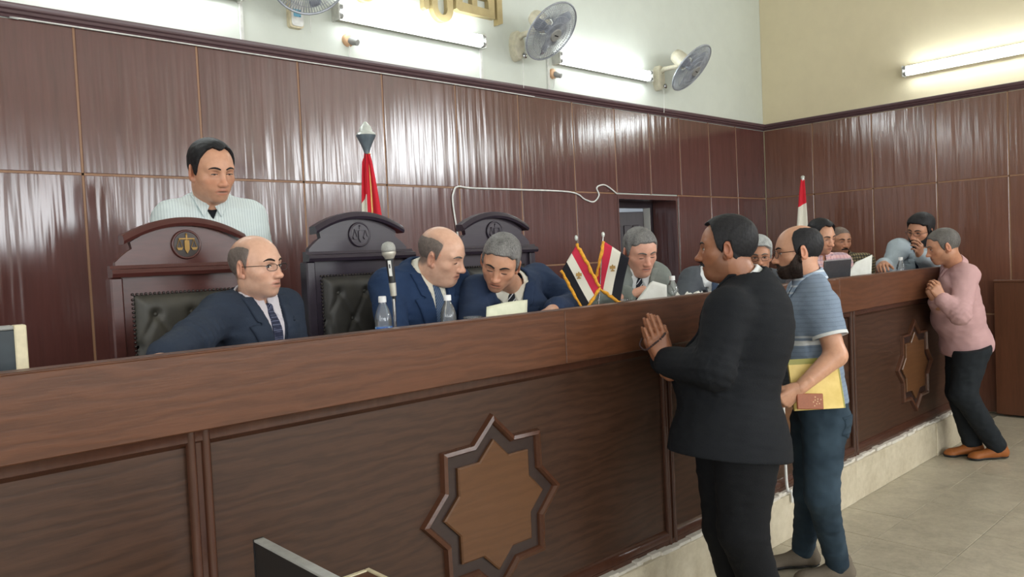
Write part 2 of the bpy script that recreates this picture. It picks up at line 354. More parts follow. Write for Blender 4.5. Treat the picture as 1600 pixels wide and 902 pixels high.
# front rail: long boards, then a thin cap along the top
for a, b in ((BX0,-.3),(-.3,2.215),(2.215,4.62),(4.62,BX1)):
    B(MB().box(a+.0006, b-.0006, BY, BY+.045, ZB, ZT-.004, .003), 'rail_board', 'rail_wood')
B(MB().box(BX0, BX1, BY+.001, BY+.07, ZT-.006, ZT, .002), 'rail_cap', 'rail_wood')
B(MB().prism([(0,0),(.028,0),(.02,-.014),(.02,-.034),(.0,-.05)], (BX0, BY+.06, ZB), (0,-1,0), (0,0,1), (1,0,0), BX1-BX0), 'cove_moulding', 'bench_trim', smooth=40)
posts = [-1.35, .795, 2.92, 4.88, 6.93]
PY = BY+.06
bays = list(zip(posts[:-1], posts[1:]))
for a, b in bays:
    pn = B(MB().box(a+.03, b-.03, PY, PY+.02, ZPL+.03, ZB), 'panel', 'bench_wood')
    # moulding frame round the panel
    m = MB(); q = [(0,0),(.012,-.012),(.03,-.008),(.036,0)]
    B(MB().prism([(0,0),(.022,0),(.022,.02),(.012,.034),(0,.04)], (a+.03, PY, ZPL+.03), (0,-1,0), (0,0,1), (1,0,0), b-a-.06), 'base_moulding', 'bench_trim', smooth=40)
    # eight-pointed star: outer moulding, sunk ground, raised inner star
    cx, cz = (a+b)/2, .70
    def star(R, r): return [((R if k % 2 == 0 else r)*math.sin(math.pi*k/8), (R if k % 2 == 0 else r)*math.cos(math.pi*k/8)) for k in range(16)]
    R1, r1 = .338, .262
    st = MB(); n16 = 16
    rings = [(R1,r1,0),(R1-.006,r1-.005,.02),(R1-.024,r1-.019,.024),(R1-.034,r1-.027,.012),(R1-.038,r1-.03,0)]
    vs = []
    for R, r, d in rings: vs += [(cx+p[0], PY-d, cz+p[1]) for p in star(R, r)]
    fs = [(k*16+i, k*16+(i+1)%16, (k+1)*16+(i+1)%16, (k+1)*16+i) for k in range(len(rings)-1) for i in range(16)]
    st.add(vs, fs); B(st, 'star_moulding', 'star_trim')
    B(MB().prism(star(R1-.036, r1-.028), (cx, PY-.002, cz), (1,0,0), (0,0,1), (0,1,0), .002), 'star_ground', 'star_ground')
    R2, r2 = .243, .187
    vs = [(cx+p[0], PY, cz+p[1]) for p in star(R2, r2)]+[(cx+p[0], PY-.012, cz+p[1]) for p in star(R2, r2)]+[(cx+p[0], PY-.016, cz+p[1]) for p in star(R2-.008, r2-.006)]
    fs = [(k*16+i, k*16+(i+1)%16, (k+1)*16+(i+1)%16, (k+1)*16+i) for k in range(2) for i in range(16)]+[tuple(range(32,48))]
    B(MB().add(vs, fs), 'star_panel', 'star_wood')
for x in posts:
    m = MB(); m.box(x-.03, x+.03, PY-.012, PY+.02, ZPL, ZB)
    B(m, 'post', 'bench_trim')
    for s in (-1, 1):
        pr = [(.013*math.cos(t), .016*math.sin(t)) for t in [math.pi*i/7 for i in range(8)]]
        B(MB().prism(pr, (x+s*.02, PY-.01, ZPL), (1,0,0), (0,-1,0), (0,0,1), ZB-ZPL), 'half_round', 'bench_trim', smooth=50)
B(MB().box(BX0, BX1, PY-.02, PY+.03, ZPL, ZPL+.03, .004), 'base_rail', 'bench_trim')
# inside: desk top, inner face, end panel
B(MB().box(BX0, BX1-.03, BY+.05, BY+.66, 1.215, 1.24, .004), 'desk_top', 'rail_wood')
B(MB().box(BX0, BX1, PY+.02, PY+.05, 0, ZB), 'carcass', 'bench_wood')
B(MB().box(BX1-.04, BX1, BY, BY+.66, 0, ZT, .003), 'end_panel', 'bench_wood')
struct(MB().box(BX1-.04, BX1, BY+.661, YW-.002, 0, ZT-.2, .003).build('wall_partition', 'bench_wood'))
B(MB().box(BX1-.055, BX1+.012, BY+.0461, BY+.66, ZT-.2, ZT+.001, .003), 'end_rail', 'rail_wood')
for x in (-1.2, .45, 3.25, 5.25): B(MB().box(x-.015, x+.015, BY+.1, BY+.6, DZ, 1.215), 'desk_gable', 'bench_wood')
# marble plinth slabs
js = [BX0,-1.0,-.4,.2,.85,1.5,2.15,2.8,3.42,4.08,4.766,5.213,5.768,6.14,6.6,BX1]
for i, (a, b) in enumerate(zip(js[:-1], js[1:])):
    dy = (.006,-.004,.0,.003)[i % 4]
    B(MB().box(a+.0015, b-.0015, BY+dy-.004, BY+.07, 0, ZPL-.004-(i%3)*.003, .003), 'plinth_slab', 'marble_slab')
m = MB()
x = BX0
while x < BX1-.05:
    l = random.uniform(.03,.11); hh = random.uniform(.004,.016); m.box(x, min(x+l,BX1), BY+random.uniform(.004,.02), BY+.05, ZPL-.012, ZPL+hh, .002); x += l
B(m, 'mortar_bed', 'mortar')
# ================================================================== judges' chairs
n = N('leather_green'); v = n.coord(); n.set(n.ramp(n.noise(v, 9, 4), [(.3, srgb(58,56,50)), (.7, srgb(78,74,66))]), .5); n.bump(n.noise(v, 160, 3), .12, .002)
n = N('leather_black'); v = n.coord(); n.set(n.ramp(n.noise(v, 9, 4), [(.3, srgb(52,50,48)), (.7, srgb(70,68,64))]), .5); n.bump(n.noise(v, 160, 3), .12, .002)
plain('brass', srgb(150,118,66), .5, .6); plain('brass_dull', srgb(74,68,66), .4, .7); plain('bronze_dark', srgb(52,44,42), .4, .3)
def make_chair(name, label, loc, rz, mw, ml, memb, mground):
    t = thing(name, label, 'chair', loc, rz, 'judges chairs behind the bench')
    # local: front = -y, base at 0;  back plate from z .45 up
    W = .285                                   # half width of the ledge
    def ob(m, nm, mat, p=t, smooth=None): o = m.build(nm, mat, None, smooth); o.parent = p; return o
    # seat and legs
    ob(MB().box(-.27,.27,-.50,-.03,.36,.44,.01), 'seat_frame', mw)
    m = MB(); ms = [( -.24,-.48),(.24,-.06)]
    ob(MB().box(-.245,.245,-.49,-.06,.44,.50,.02), 'seat_cushion', ml)
    for x in (-.24,.24):
        for y in (-.47,-.03): ob(MB().box(x-.028,x+.028,y-.028,y+.028,0,.37,.004), 'leg', mw)
    for x in (-.26,.26):
        a = MB(); a.box(x-.025,x+.025,-.46,-.41,.44,.66,.004).box(x-.032,x+.032,-.48,-.02,.66,.70,.01); ob(a, 'armrest', mw)
    # back plate with posts
    ob(MB().box(-.265,.265,-.015,.025,.42,1.17), 'back_plate', mw)
    for s in (-1,1): ob(MB().box(s*.265-.022,s*.265+.022,-.035,.03,.42,1.145,.006), 'back_post', mw)
    # ledge moulding
    pr = [(.0,0),(.055,.0),(.062,.014),(.055,.028),(.035,.032),(.03,.044),(0,.044)]
    ob(MB().prism(pr, (-W,.0,1.145), (0,-1,0), (0,0,1), (1,0,0), 2*W), 'ledge_moulding', mw, smooth=35)
    # crest: concave shoulders and an arched top
    out = []
    for i in range(9): a = math.pi/2*i/8; out.append((-.262+.055*(1-math.cos(a))+0, 1.185+.075*math.sin(a)*1.0))
    half = [(-.262,1.185)]+[(-.262+.062*(1-math.cos(math.pi/2*i/7)), 1.20+.05*math.sin(math.pi/2*i/7)*(i/7)) for i in range(1,8)]+[(-.205,1.275)]
    arc = []
    for i in range(1,20):
        x = -.205+.41*i/20; arc.append((x, 1.275+.065*(1-(x/.205)**2)))
    poly = half+arc+[(-p[0],p[1]) for p in half[::-1]]
    ob(MB().prism(poly, (0,.015,0), (1,0,0), (0,0,1), (0,-1,0), .03), 'crest_board', mw)
    # arched cap moulding
    path = [(-.235+.47*i/24, 0, 1.278+.068*(1-((-.235+.47*i/24)/.235)**2)) for i in range(25)]
    cm = MB(); pf = [(.02,-.012),(-.04,-.012),(-.047,.0),(-.04,.012),(-.03,.022),(.02,.022)]
    vs = []
    for p in path:
        for q in pf: vs.append((p[0], q[0], p[2]+q[1]))
    k = len(pf); fs = [(i*k+j, i*k+(j+1)%k, (i+1)*k+(j+1)%k, (i+1)*k+j) for i in range(24) for j in range(k)]+[tuple(range(k)), tuple(24*k+j for j in range(k))]
    ob(cm.add(vs, fs), 'crest_moulding', mw, smooth=40)
    # medallion: ring, ground, scales of justice
    mc = (0,-.016,1.262)
    md = ob(MB().lathe([(.052,0),(.052,.004),(.05,.006)], mc, (0,-1,0), 32), 'medallion', mground, smooth=40)
    ring = [(mc[0]+.053*math.cos(2*math.pi*i/32), -.02, mc[2]+.053*math.sin(2*math.pi*i/32)) for i in range(32)]
    ob(MB().tube(ring, .005, 8, True), 'medallion_ring', mw, md, 60)
    e = MB(); y = -.0245; z = mc[2]
    e.obox((0,y+.001,z+.028),(1,0,0),(0,1,0),(0,0,1),(.003,.002,.012)).obox((0,y-.001,z+.022),(1,0,0),(0,1,0),(0,0,1),(.03,.003,.0025)).ball((0,y,z+.04),.004)
    e.prism([(-.009,.016),(.009,.016),(.009,-.02),(0,-.036),(-.009,-.02)], (0,y+.003,z), (1,0,0), (0,0,1), (0,-1,0), .006)
    for s in (-1,1):
        e.prism([(s*.028-.012,-.012),(s*.028+.012,-.012),(s*.028+.007,-.022),(s*.028-.007,-.022)], (0,y+.003,z), (1,0,0), (0,0,1), (0,-1,0), .006)
        for d in (-.011,.011): e.cyl((s*.028,y,z+.021),(s*.028+d,y,z-.012),.0012,n=5)
    ob(e, 'scales_emblem', memb, md)
    # tufted leather back, one deep-buttoned mesh
    bx, bz0, bz1 = .205, .50, 1.075; nx, nz = 48, 64; vs = []; fs = []
    btn = []
    for r in range(5):
        z = bz1-.075-.12*r
        for c in ((-.135,-.0,.135) if r % 2 == 0 else (-.0675,.0675)): btn.append((c, z))
    allb = [(c+dx, z+dz) for c, z in btn for dx, dz in ((0,0),)]+[(s*.2025, bz1-.075-.12*r) for r in (1,3) for s in (-1,1)]
    lines = [(p, q) for p in allb for q in allb if p < q and abs(abs(p[0]-q[0])-.0675) < .01 and abs(abs(p[1]-q[1])-.12) < .01]
    for j in range(nz+1):
        for i in range(nx+1):
            x = -bx+2*bx*i/nx; z = bz0+(bz1-bz0)*j/nz
            ed = min(bx-abs(x), z-bz0, bz1-z); h = .034*(1-math.exp(-max(ed,0)/.018))
            for c, zz in allb:
                d2 = (x-c)**2+(z-zz)**2; h -= .019*math.exp(-d2/.00028)
            cr = 1
            for p, q in lines:
                px, pz = q[0]-p[0], q[1]-p[1]; tt = max(0,min(1,((x-p[0])*px+(z-p[1])*pz)/(px*px+pz*pz))); d2 = (x-p[0]-tt*px)**2+(z-p[1]-tt*pz)**2
                cr = min(cr, 1-.22*math.exp(-d2/.00009))
            vs.append((x, -.015-max(h*cr,.0), z))
    for j in range(nz):
        for i in range(nx): a = j*(nx+1)+i; fs.append((a,a+1,a+nx+2,a+nx+1))
    bk = ob(MB().add(vs, fs), 'backrest', ml, smooth=180)
    for c, z in btn: ob(MB().ball((c,-.030,z),(.009,.006,.009),10,6), 'button', ml, bk, 180)
    nb = MB(); per = [(-bx-.004+2*(bx+.004)*i/26, bz1+.004) for i in range(27)]+[(s*(bx+.004), bz0+(bz1-bz0)*i/36) for i in range(36) for s in (-1,1)]
    for x, z in per: nb.ball((x,-.0185,z),(.0055,.005,.0055),7,5)
    ob(nb, 'nailheads', 'brass_dull', bk, 180)['kind'] = 'stuff'
    return t
make_chair('judge_chair', 'brown wooden judge chair with brass scales medallion behind the man in glasses', (1.155,3.12,DZ), math.radians(0), 'chair_brown', 'leather_green', 'brass', 'bronze_dark')
make_chair('judge_chair', 'dark wooden judge chair with buttoned leather back behind the microphone', (1.96,3.15,DZ+.03), math.radians(0), 'chair_dark', 'leather_black', 'chair_dark', 'chair_dark')
make_chair('judge_chair', 'dark wooden judge chair behind the grey-haired man reading a paper', (2.80,3.15,DZ+.035), math.radians(0), 'chair_dark', 'leather_black', 'chair_dark', 'chair_dark')
# ================================================================== tube lights
n = N('tube_glow'); n.b.inputs['Emission Color'].default_value = (.90,.97,1.0,1); n.b.inputs['Emission Strength'].default_value = TUBE = 34.0; n.set((.9,.9,.9,1), .4)
plain('steel_white', srgb(206,206,200), .4); plain('plastic_cream', srgb(214,202,170), .45); plain('plastic_white', srgb(226,226,222), .4)
plain('plastic_grey', srgb(150,150,146), .5); plain('chrome', srgb(190,190,192), .18, 1.0); plain('black_plastic', srgb(30,31,34), .4); plain('socket_peach', srgb(206,166,128), .5)
def tube_light(label, o, along, out, length):
    """batten fixture: o = left end on the wall, along = unit vector, out = away from the wall"""
    o = Vector(o); al = Vector(along); ou = Vector(out); up = Vector((0,0,1))
    t = thing('tube_light', label, 'tube light', o, 0, 'twin tube lights on the walls')
    def ob(m, nm, mat, sm=None): q = m.build(nm, mat, None, sm); q.parent = t; return q
    c = al*(length/2)
    ob(MB().obox(c+ou*.02, al, ou, up, (length/2,.02,.028), .003), 'housing', 'steel_white')
    ob(MB().prism([(-.046,.0),(-.028,.004),(.0,.004),(.028,.004),(.046,.0),(.03,-.012),(-.03,-.012)], ou*.052-up*0, up, ou, al, length), 'reflector', 'steel_white')
    for s in (-1,1):
        ob(MB().cyl(al*.03+ou*.072+up*(s*.026), al*(length-.03)+ou*.072+up*(s*.026), .0145, n=14), 'tube', 'tube_glow', 60)
        for e, d in ((.0,1),(length,-1)):
            ob(MB().cyl(al*e+ou*.072+up*(s*.026), al*(e+d*.03)+ou*.072+up*(s*.026), .019, n=14), 'end_socket', 'plastic_grey', 60)
    for e in (0,length): ob(MB().obox(al*e+ou*.045, al, ou, up, (.006,.045,.052), .003), 'end_cap', 'steel_white')
    return t
YP = YW+.012
tube_light('twin tube light above the standing man, cut by top edge of the picture', (.80,YP,3.20), (1,0,0), (0,-1,0), 1.22)
tube_light('twin tube light between the switch box and the gold lettering', (2.64,YP,3.20), (1,0,0), (0,-1,0), 1.22)
tube_light('twin tube light between the two wall fans', (4.65,YP,3.195), (1,0,0), (0,-1,0), 1.22)
tube_light('twin tube light on the cream side wall at right', (XR+.012,2.90,3.205), (0,-1,0), (-1,0,0), 1.22)
tube_light('twin tube light on side wall beyond the right edge of view', (XR+.012,.3,3.205), (0,-1,0), (-1,0,0), 1.22)
# ================================================================== wall fans
plain('fan_cage', srgb(164,168,176), .35, .3); plain('fan_body', srgb(216,210,188), .45)
n = N('fan_blade'); n.set(srgb(150,156,170), .35, 0, .5)
def wall_fan(label, mount, centre, nrm, R=.235):
    t = thing('wall_fan', label, 'fan', mount, 0, 'wall fans on the back wall')
    M0 = Vector(mount); c = Vector(centre)-M0; nv = Vector(nrm).normalized(); u = nv.cross(Vector((0,0,1))).normalized(); w = u.cross(nv)
    def ob(m, nm, mat, sm=40, p=t): q = m.build(nm, mat, None, sm); q.parent = p; return q
    # mount: thick rounded oval standing off the wall
    ov = [(.055*math.cos(2*math.pi*i/24), .115*math.sin(2*math.pi*i/24)) for i in range(24)]
    m = MB(); rings = [(1,0),(1,-.05),(.9,-.066),(.6,-.074)]; vs = []
    for k, d in rings: vs += [(p[0]*k, d, p[1]*k) for p in ov]
    m.add(vs, [(a*24+i, a*24+(i+1)%24, (a+1)*24+(i+1)%24, (a+1)*24+i) for a in range(3) for i in range(24)]+[tuple(range(24)), tuple(range(72,96))])
    ob(m, 'wall_mount', 'fan_body')
    ob(MB().lathe([(.006,0),(.02,.002),(.024,.012),(.012,.02)], (.035,-.07,-.075), (0,-1,0), 12), 'speed_knob', 'chrome')
    bk = c-nv*.13
    ob(MB().tube([(0,-.06,.05),(0,-.10,.07),bk-nv*.0+Vector((0,0,-.05)),bk], .022, 10), 'arm', 'fan_body')
    ob(MB().lathe([(.0,-.10),(.035,-.098),(.055,-.085),(.066,-.05),(.068,.02),(.06,.055),(.03,.06)], bk, nv, 20), 'motor_housing', 'fan_body')
    ob(MB().cyl(bk, c-nv*.01, .009), 'shaft', 'chrome')
    hub = ob(MB().lathe([(.0,-.02),(.036,-.02),(.038,.015),(.03,.028),(.0,.032)], c-nv*.02, nv, 18), 'hub', 'fan_blade')
    for b in range(3):
        vs = []; fs = []
        for i in range(9):
            r = .03+(R*.86-.03)*i/8; sp = .35+.5*math.sin(math.pi*min(1,(i+1.5)/9)**.8)
            for j in range(6):
                a = 2*math.pi*b/3+sp*(j/5-.5)+.15*i/8; tw = .026*(j/5-.5)*(1-.3*i/8)
                vs.append(c-nv*.018+u*(r*math.cos(a))+w*(r*math.sin(a))+nv*tw)
        fs = [(i*6+j,i*6+j+1,i*6+j+7,i*6+j+6) for i in range(8) for j in range(5)]
        o = ob(MB().add(vs, fs), 'blade', 'fan_blade', 180); so = o.modifiers.new('thick','SOLIDIFY'); so.thickness = .003
    # wire cage
    cg = MB(); K = 84
    def P(r, a, d): return c+u*(r*math.cos(a))+w*(r*math.sin(a))+nv*d
    def prof(q): return .055*(1-q**2.6)
    for k in range(K):
        a = 2*math.pi*k/K
        cg.tube([P(R*q, a+.25*(1-q), prof(q)) for q in (.2,.45,.7,.88,1)], .0019, 4)
        cg.tube([P(R*q, a, -prof(q)*1.25) for q in (.28,.6,.85,1)], .0019, 4)
    for q in (.42,.62,.8): cg.tube([P(R*q, 2*math.pi*i/36, prof(q)) for i in range(36)], .0016, 4, True)
    o = ob(cg, 'cage_wires', 'fan_cage', None); o['kind'] = 'stuff'
    ob(MB().tube([P(R, 2*math.pi*i/40, 0) for i in range(40)], .0075, 8, True), 'cage_rim', 'fan_cage')
    bd = ob(MB().lathe([(.0,-.004),(.05,-.004),(.052,.0),(.046,.006),(.0,.007)], c+nv*.055, nv, 24), 'badge', 'plastic_grey')
    ob(MB().obox(c+nv*.063, u, w, nv, (.022,.004,.001)), 'badge_mark', 'black_plastic', None, bd)
    ob(MB().tube([(.03,-.06,-.1),(.032,-.06,-.2),(.03,-.055,-.32)], .0022, 6), 'pull_cord', 'plastic_white')
    return t
wall_fan('wall fan tilted down beside the gold lettering', (4.225,YP,3.228), (4.29,4.06,3.275), (.10,-.74,-.70))
wall_fan('wall fan tilted down nearest the room corner', (6.035,YP,3.205), (6.11,4.06,3.245), (.16,-.70,-.68))
wall_fan('wall fan half hidden above the switch box at the top edge', (2.42,YP,3.36), (2.32,4.10,3.30), (-.15,-.8,-.55))
# ================================================================== gold kufic lettering, switch box, sockets, conduits, cables
plain('gilt_wood', srgb(176,158,112), .45, .0, .1, 12); plain('gilt_edge', srgb(214,180,140), .5)
def letter(label, polys, n=None):
    t = thing('wall_letter', label, 'letter', (polys[0][0][0], YP, polys[0][0][1]), 0, 'gold letters on the back wall')
    for pl in polys:
        o = MB().prism(pl, (0,YP,0), (1,0,0), (0,0,1), (0,-1,0), .045).build('stroke', 'gilt_wood', None); o.parent = t; o.matrix_parent_inverse = Matrix.Translation(-t.location)
def ubowl(x0, x1, zb, zt, wd, zr):
    cx = (x0+x1)/2; R = (x1-x0)/2; out = [(x1,zt),(x1,zb+R*1.1)]+[(cx+R*math.cos(a), zb+R*1.1+R*1.1*math.sin(a)) for a in [-math.pi*i/14 for i in range(1,14)]]+[(x0,zb+R*1.1),(x0,zr)]
    r = R-wd; inn = [(x0+wd,zr),(x0+wd,zb+R*1.1)]+[(cx+r*math.cos(a), zb+R*1.1+(R*1.1-wd)*math.sin(a)) for a in [-math.pi+math.pi*i/14 for i in range(1,14)]]+[(x1-wd,zb+R*1.1),(x1-wd,zt)]
    return out+inn
letter('rightmost gold letter, an upright alef stroke', [[(4.025,3.352),(4.05,3.362),(4.078,3.372),(4.078,3.86),(4.025,3.85)]])
letter('blocky gold kufic letter group with a dark square hole beside the upright stroke', [[(3.63,3.405),(3.66,3.392),(4.0,3.392),(4.0,3.45),(3.63,3.462)],[(3.63,3.462),(3.69,3.46),(3.69,3.56),(3.63,3.56)],[(3.94,3.45),(4.0,3.45),(4.0,3.86),(3.94,3.86)],[(3.78,3.455),(3.83,3.454),(3.83,3.55),(3.78,3.55)],[(3.69,3.52),(3.94,3.52),(3.94,3.56),(3.69,3.56)]])
letter('gold letter with a deep rounded bowl hanging lowest on the wall', [ubowl(3.412,3.60,3.288,3.86,.05,3.47)])
letter('gold upright stroke left of the rounded bowl letter', [[(3.34,3.36),(3.36,3.348),(3.385,3.36),(3.385,3.84),(3.335,3.84)]])
letter('gold bowl letter of which only the foot shows above the tube light', [ubowl(2.78,2.96,3.31,3.62,.045,3.55)])
n = N('sticker_blue'); n.set(srgb(120,186,214), .5)
sw = thing('switch_box', 'white oblong wall switch box with blue sticker left of the tube light', 'switch', (2.37,YP,3.2))
def swo(m, nm, mat, sm=30): o = m.build(nm, mat, None, sm); o.parent = sw
pl = []
for cx, cz, a0 in ((.027,.13,0),(-.027,.13,90),(-.027,-.12,180),(.027,-.12,270)): pl += [(cx+.02*math.cos(math.radians(a0+q)), cz+.02*math.sin(math.radians(a0+q))) for q in (0,30,60,90)]
swo(MB().prism(pl, (0,0,0), (1,0,0), (0,0,1), (0,-1,0), .035), 'box_body', 'plastic_cream'); swo(MB().prism([(p[0]*.82+.004, p[1]*.93) for p in pl], (0,-.035,0), (1,0,0), (0,0,1), (0,-1,0), .008), 'box_cover', 'plastic_white')
swo(MB().box(-.022,.026,-.0445,-.043,-.075,-.03), 'sticker', 'sticker_blue', None)
for zz in (-.036,-.052,-.068): swo(MB().box(.017,.023,-.0455,-.0445,zz-.004,zz), 'sticker_mark', 'black_plastic', None)
swo(MB().lathe([(.018,0),(.018,.016),(.014,.02)], (0,-.043,.07), (0,-1,0), 18), 'dial', 'plastic_grey')
for lab, x, z in (('peach lamp socket with dangling wire under the long tube light', 2.742, 3.05), ('peach lamp socket at the left end of the tube light between fans', 4.64, 3.075)):
    s = thing('lamp_socket', lab, 'lamp socket', (x,YP,z), 0, 'lamp sockets under the tube lights')
    for m, nm, mt in ((MB().lathe([(.042,0),(.042,.012),(.034,.022),(.026,.024)], (0,0,0), (0,-1,0), 18), 'rosette', 'socket_peach'), (MB().lathe([(.024,.0),(.024,.03),(.02,.036),(.02,.06),(.014,.06)], (.008,-.02,-.004), (.35,-.8,-.35), 16), 'holder', 'plastic_grey'), (MB().tube([(.0,-.012,-.03),(.004,-.02,-.06),(.0,-.008,-.115)], .004, 6), 'wire', 'plastic_white')):
        o = m.build(nm, mt, None, 40); o.parent = s
for lab, x, z0, z1 in (('white cable conduit left of the switch box', 2.03, ZM1, 3.9), ('white cable conduit dropping from the end of the long tube light', 3.87, ZM1, 3.15), ('white cable conduit below the wall fan by the lettering', 4.585, ZM1, 3.19)):
    c = thing('cable_conduit', lab, 'conduit', (x,YP,z0), 0, 'cable conduits on the back wall')
    o = MB().box(-.011,.011,-.014,0,0,z1-z0,.002).build('channel', 'plastic_white', None); o.parent = c; o = MB().box(-.009,.009,-.0165,-.0141,0,z1-z0).build('lid', 'steel_white', None); o.parent = c
def catmull(P, k=8):
    P = [Vector(p) for p in P]; out = []
    for i in range(len(P)-1):
        a = P[max(i-1,0)]; b = P[i]; c = P[i+1]; d = P[min(i+2,len(P)-1)]
        for j in range(k):
            t = j/k; out.append(.5*((2*b)+(c-a)*t+(2*a-5*b+4*c-d)*t*t+(3*b-a-3*c+d)*t**3))
    return out+[P[-1]]
YC = YW-.008
pts = [(3.60,1.5),(3.554,1.823),(3.529,2.018),(3.54,2.091),(3.582,2.133),(3.724,2.126),(4.19,2.127),(4.779,2.122),(4.954,2.064),(5.063,2.048),(5.132,2.104),(5.107,2.165),(5.165,2.191),(5.241,2.187),(5.374,2.122)]
tag(MB().tube(catmull([(a,YC,b) for a, b in pts]), .0065, 8).build('wall_cable', 'plastic_white', None, 60), 'white cable looping along the panelling to the doorway', 'cable')
tag(MB().tube(catmull([(.9,YC-.004,2.862),(1.0,YC-.004,2.866),(2.4,YC-.004,2.864),(3.6,YC-.004,2.866),(4.4,YC-.004,2.862)]), .0045, 6).build('wall_cable', 'plastic_white', None, 60), 'thin white cable stapled under the dark cornice', 'cable')
tag(MB().tube(catmull([(3.96,BY-.006,1.17),(3.965,BY+.03,.9),(3.955,BY+.03,.6),(3.945,BY+.02,.29),(3.945,BY-.006,.255),(3.945,BY-.008,.2)]), .008, 8).build('bench_cable', 'plastic_white', None, 60), 'white cable hanging down the bench front between the two standing men', 'cable')
# ================================================================== tall flags
def cloth_mat(name, cols, axis_attr='fco', rough=.8):
    n = N(name); a = n.n('ShaderNodeAttribute', attribute_name=axis_attr); sx = n.n('ShaderNodeSeparateXYZ'); n.l(a.outputs['Vector'], sx.inputs[0])
    r = n.n('ShaderNodeValToRGB'); r.color_ramp.interpolation = 'CONSTANT'; e = r.color_ramp.elements
    while len(e) < len(cols): e.new(.5)
    for i, (p, c) in enumerate(cols): e[i].position = p; e[i].color = c
    n.l(sx.outputs['Y'], r.inputs['Fac']); n.set(r.outputs['Color'], rough, 0, .2)
    v = n.coord((1,1,1)); n.bump(n.noise(v, 300, 2), .15, .001); return n.m
RED, WHT, BLK = srgb(206,44,58), srgb(226,222,208), srgb(34,34,40)
cloth_mat('flag_cloth', [(0,RED),(.3333,WHT),(.6667,BLK)])
def grid_cloth(name, fn, nu, nv, mat, parent, thick=.003):
    vs = []; uv = []; fs = []
    for j in range(nv+1):
        for i in range(nu+1): u, v = i/nu, j/nv; vs.append(fn(u, v)); uv.append((u, v, 0))
    for j in range(nv):
        for i in range(nu): a = j*(nu+1)+i; fs.append((a,a+1,a+nu+2,a+nu+1))
    me = bpy.data.meshes.new(name); me.from_pydata([tuple(p) for p in vs], [], fs); me.polygons.foreach_set('use_smooth', [True]*len(fs))
    at = me.attributes.new('fco', 'FLOAT_VECTOR', 'POINT'); at.data.foreach_set('vector', [c for p in uv for c in p])
    me.materials.append(MATS[mat]); o = bpy.data.objects.new(name, me); COL.objects.link(o); o.parent = parent
    so = o.modifiers.new('thick', 'SOLIDIFY'); so.thickness = thick; so.offset = 0
    return o
def tall_flag(label, base, top, spread_dir, w0, w1, finial, ph):
    t = thing('flag_stand', label, 'flag', base, 0, 'tall flags behind the bench')
    H = top-base[2]
    def ob(m, nm, mat, sm=40): o = m.build(nm, mat, None, sm); o.parent = t; return o
    ob(MB().lathe([(.16,0),(.16,.02),(.05,.04),(.025,.08)], (0,0,0)), 'base', 'chrome'); ob(MB().cyl((0,0,.04),(0,0,H-.16 if finial else H-.02),.013), 'pole', 'brass_dull')
    if finial:
        f0 = H-.168
        ob(MB().lathe([(.014,-.004),(.016,.005),(.018,.012),(.026,.035),(.038,.062),(.05,.085),(.053,.094)], (0,0,f0), n=24), 'finial_cup', 'finial_grey')
        ob(MB().lathe([(.053,.0945),(.05,.104),(.036,.114),(.034,.124),(.03,.138),(.018,.152),(.008,.165),(.0,.168)], (0,0,f0), n=24), 'finial_cap', 'finial_pale')
    else: ob(MB().lathe([(.013,-.06),(.02,-.045),(.016,-.03),(.02,-.012),(.012,0),(.0,.004)], (0,0,H), n=14), 'finial', 'finial_pale')
    sd = Vector(spread_dir).normalized(); nd = Vector((-sd.y, sd.x, 0))
    zt = H-(.175 if finial else .05); zb = .35
    def fn(u, v):
        # hangs from the pole: u round the folds, v from hoist red to black
        k = 1-v; z = zt-(zt-zb)*v-.16*u*(1-v)*0
        wd = w0+(w1-w0)*v
        fold = math.sin(u*math.pi*5+ph)*(.02+.02*v)
        return sd*((u-.45)*wd)+nd*(fold-.016)+Vector((0,0,z-.05*abs(u-.5)))
    return t, fn
plain('finial_grey', srgb(128,142,152), .3, .5); plain('finial_pale', srgb(204,208,202), .35, .3); plain('finial_gold', srgb(190,150,90), .4, .6)
t, fn = tall_flag('tall red and white flag with grey metal finial behind the middle chair', (2.338,3.62,DZ), 2.372, (.73,-.68,0), .02, .21, True, .6)
# the hoist hangs in long gathered folds: red upper band outside, white fold showing at its left side
def fa(u, v): 
    z = 1.745-v*1.5; wd = .025+.19*v**.8
    return Vector((.73,-.68,0))*(.0+(u-.12)*wd*.9)+Vector((-.68,-.73,0))*(.018*math.sin(u*9+1)*(.3+v)+.018)+Vector((0,0,z))
cloth_mat('flag_cloth_red', [(0,RED),(.97,WHT)]); cloth_mat('flag_cloth_split', [(0,RED),(.30,WHT),(.72,BLK)])
grid_cloth('flag_cloth', fa, 24, 30, 'flag_cloth_red', t)
def fb(u, v):
    z = 1.75-v*1.45; wd = .02+.10*v**.9
    return Vector((.73,-.68,0))*(-.008+(u-1.0)*wd*.75)+Vector((-.68,-.73,0))*(.02*math.sin(u*7+.5)*(.3+v)+.022)+Vector((0,0,z-.05*(1-u)))
cloth_mat('flag_cloth_fold', [(0,RED),(.15,WHT),(.6,BLK)]); grid_cloth('flag_fold', fb, 20, 30, 'flag_cloth_fold', t)
MB().tube([(.006,-.012,1.75),(.004,-.016,1.4),(.0,-.016,1.0)], .009, 8).build('gold_cord', 'finial_gold', t, 60)
t2, _ = tall_flag('tall red white and black flag standing by the side wall in the corner', (7.5,3.735,0), 2.29, (.73,-.68,0), .02, .2, False, .2)
def fc(u, v):
    z = 2.25-v*1.35-.10*(1-u)*v**.5; wd = .035+.17*v**.75
    return Vector((.73,-.68,0))*((u-.78)*wd)+Vector((-.68,-.73,0))*(.022*math.sin(u*8)*(.3+v)+.02)+Vector((0,0,z))
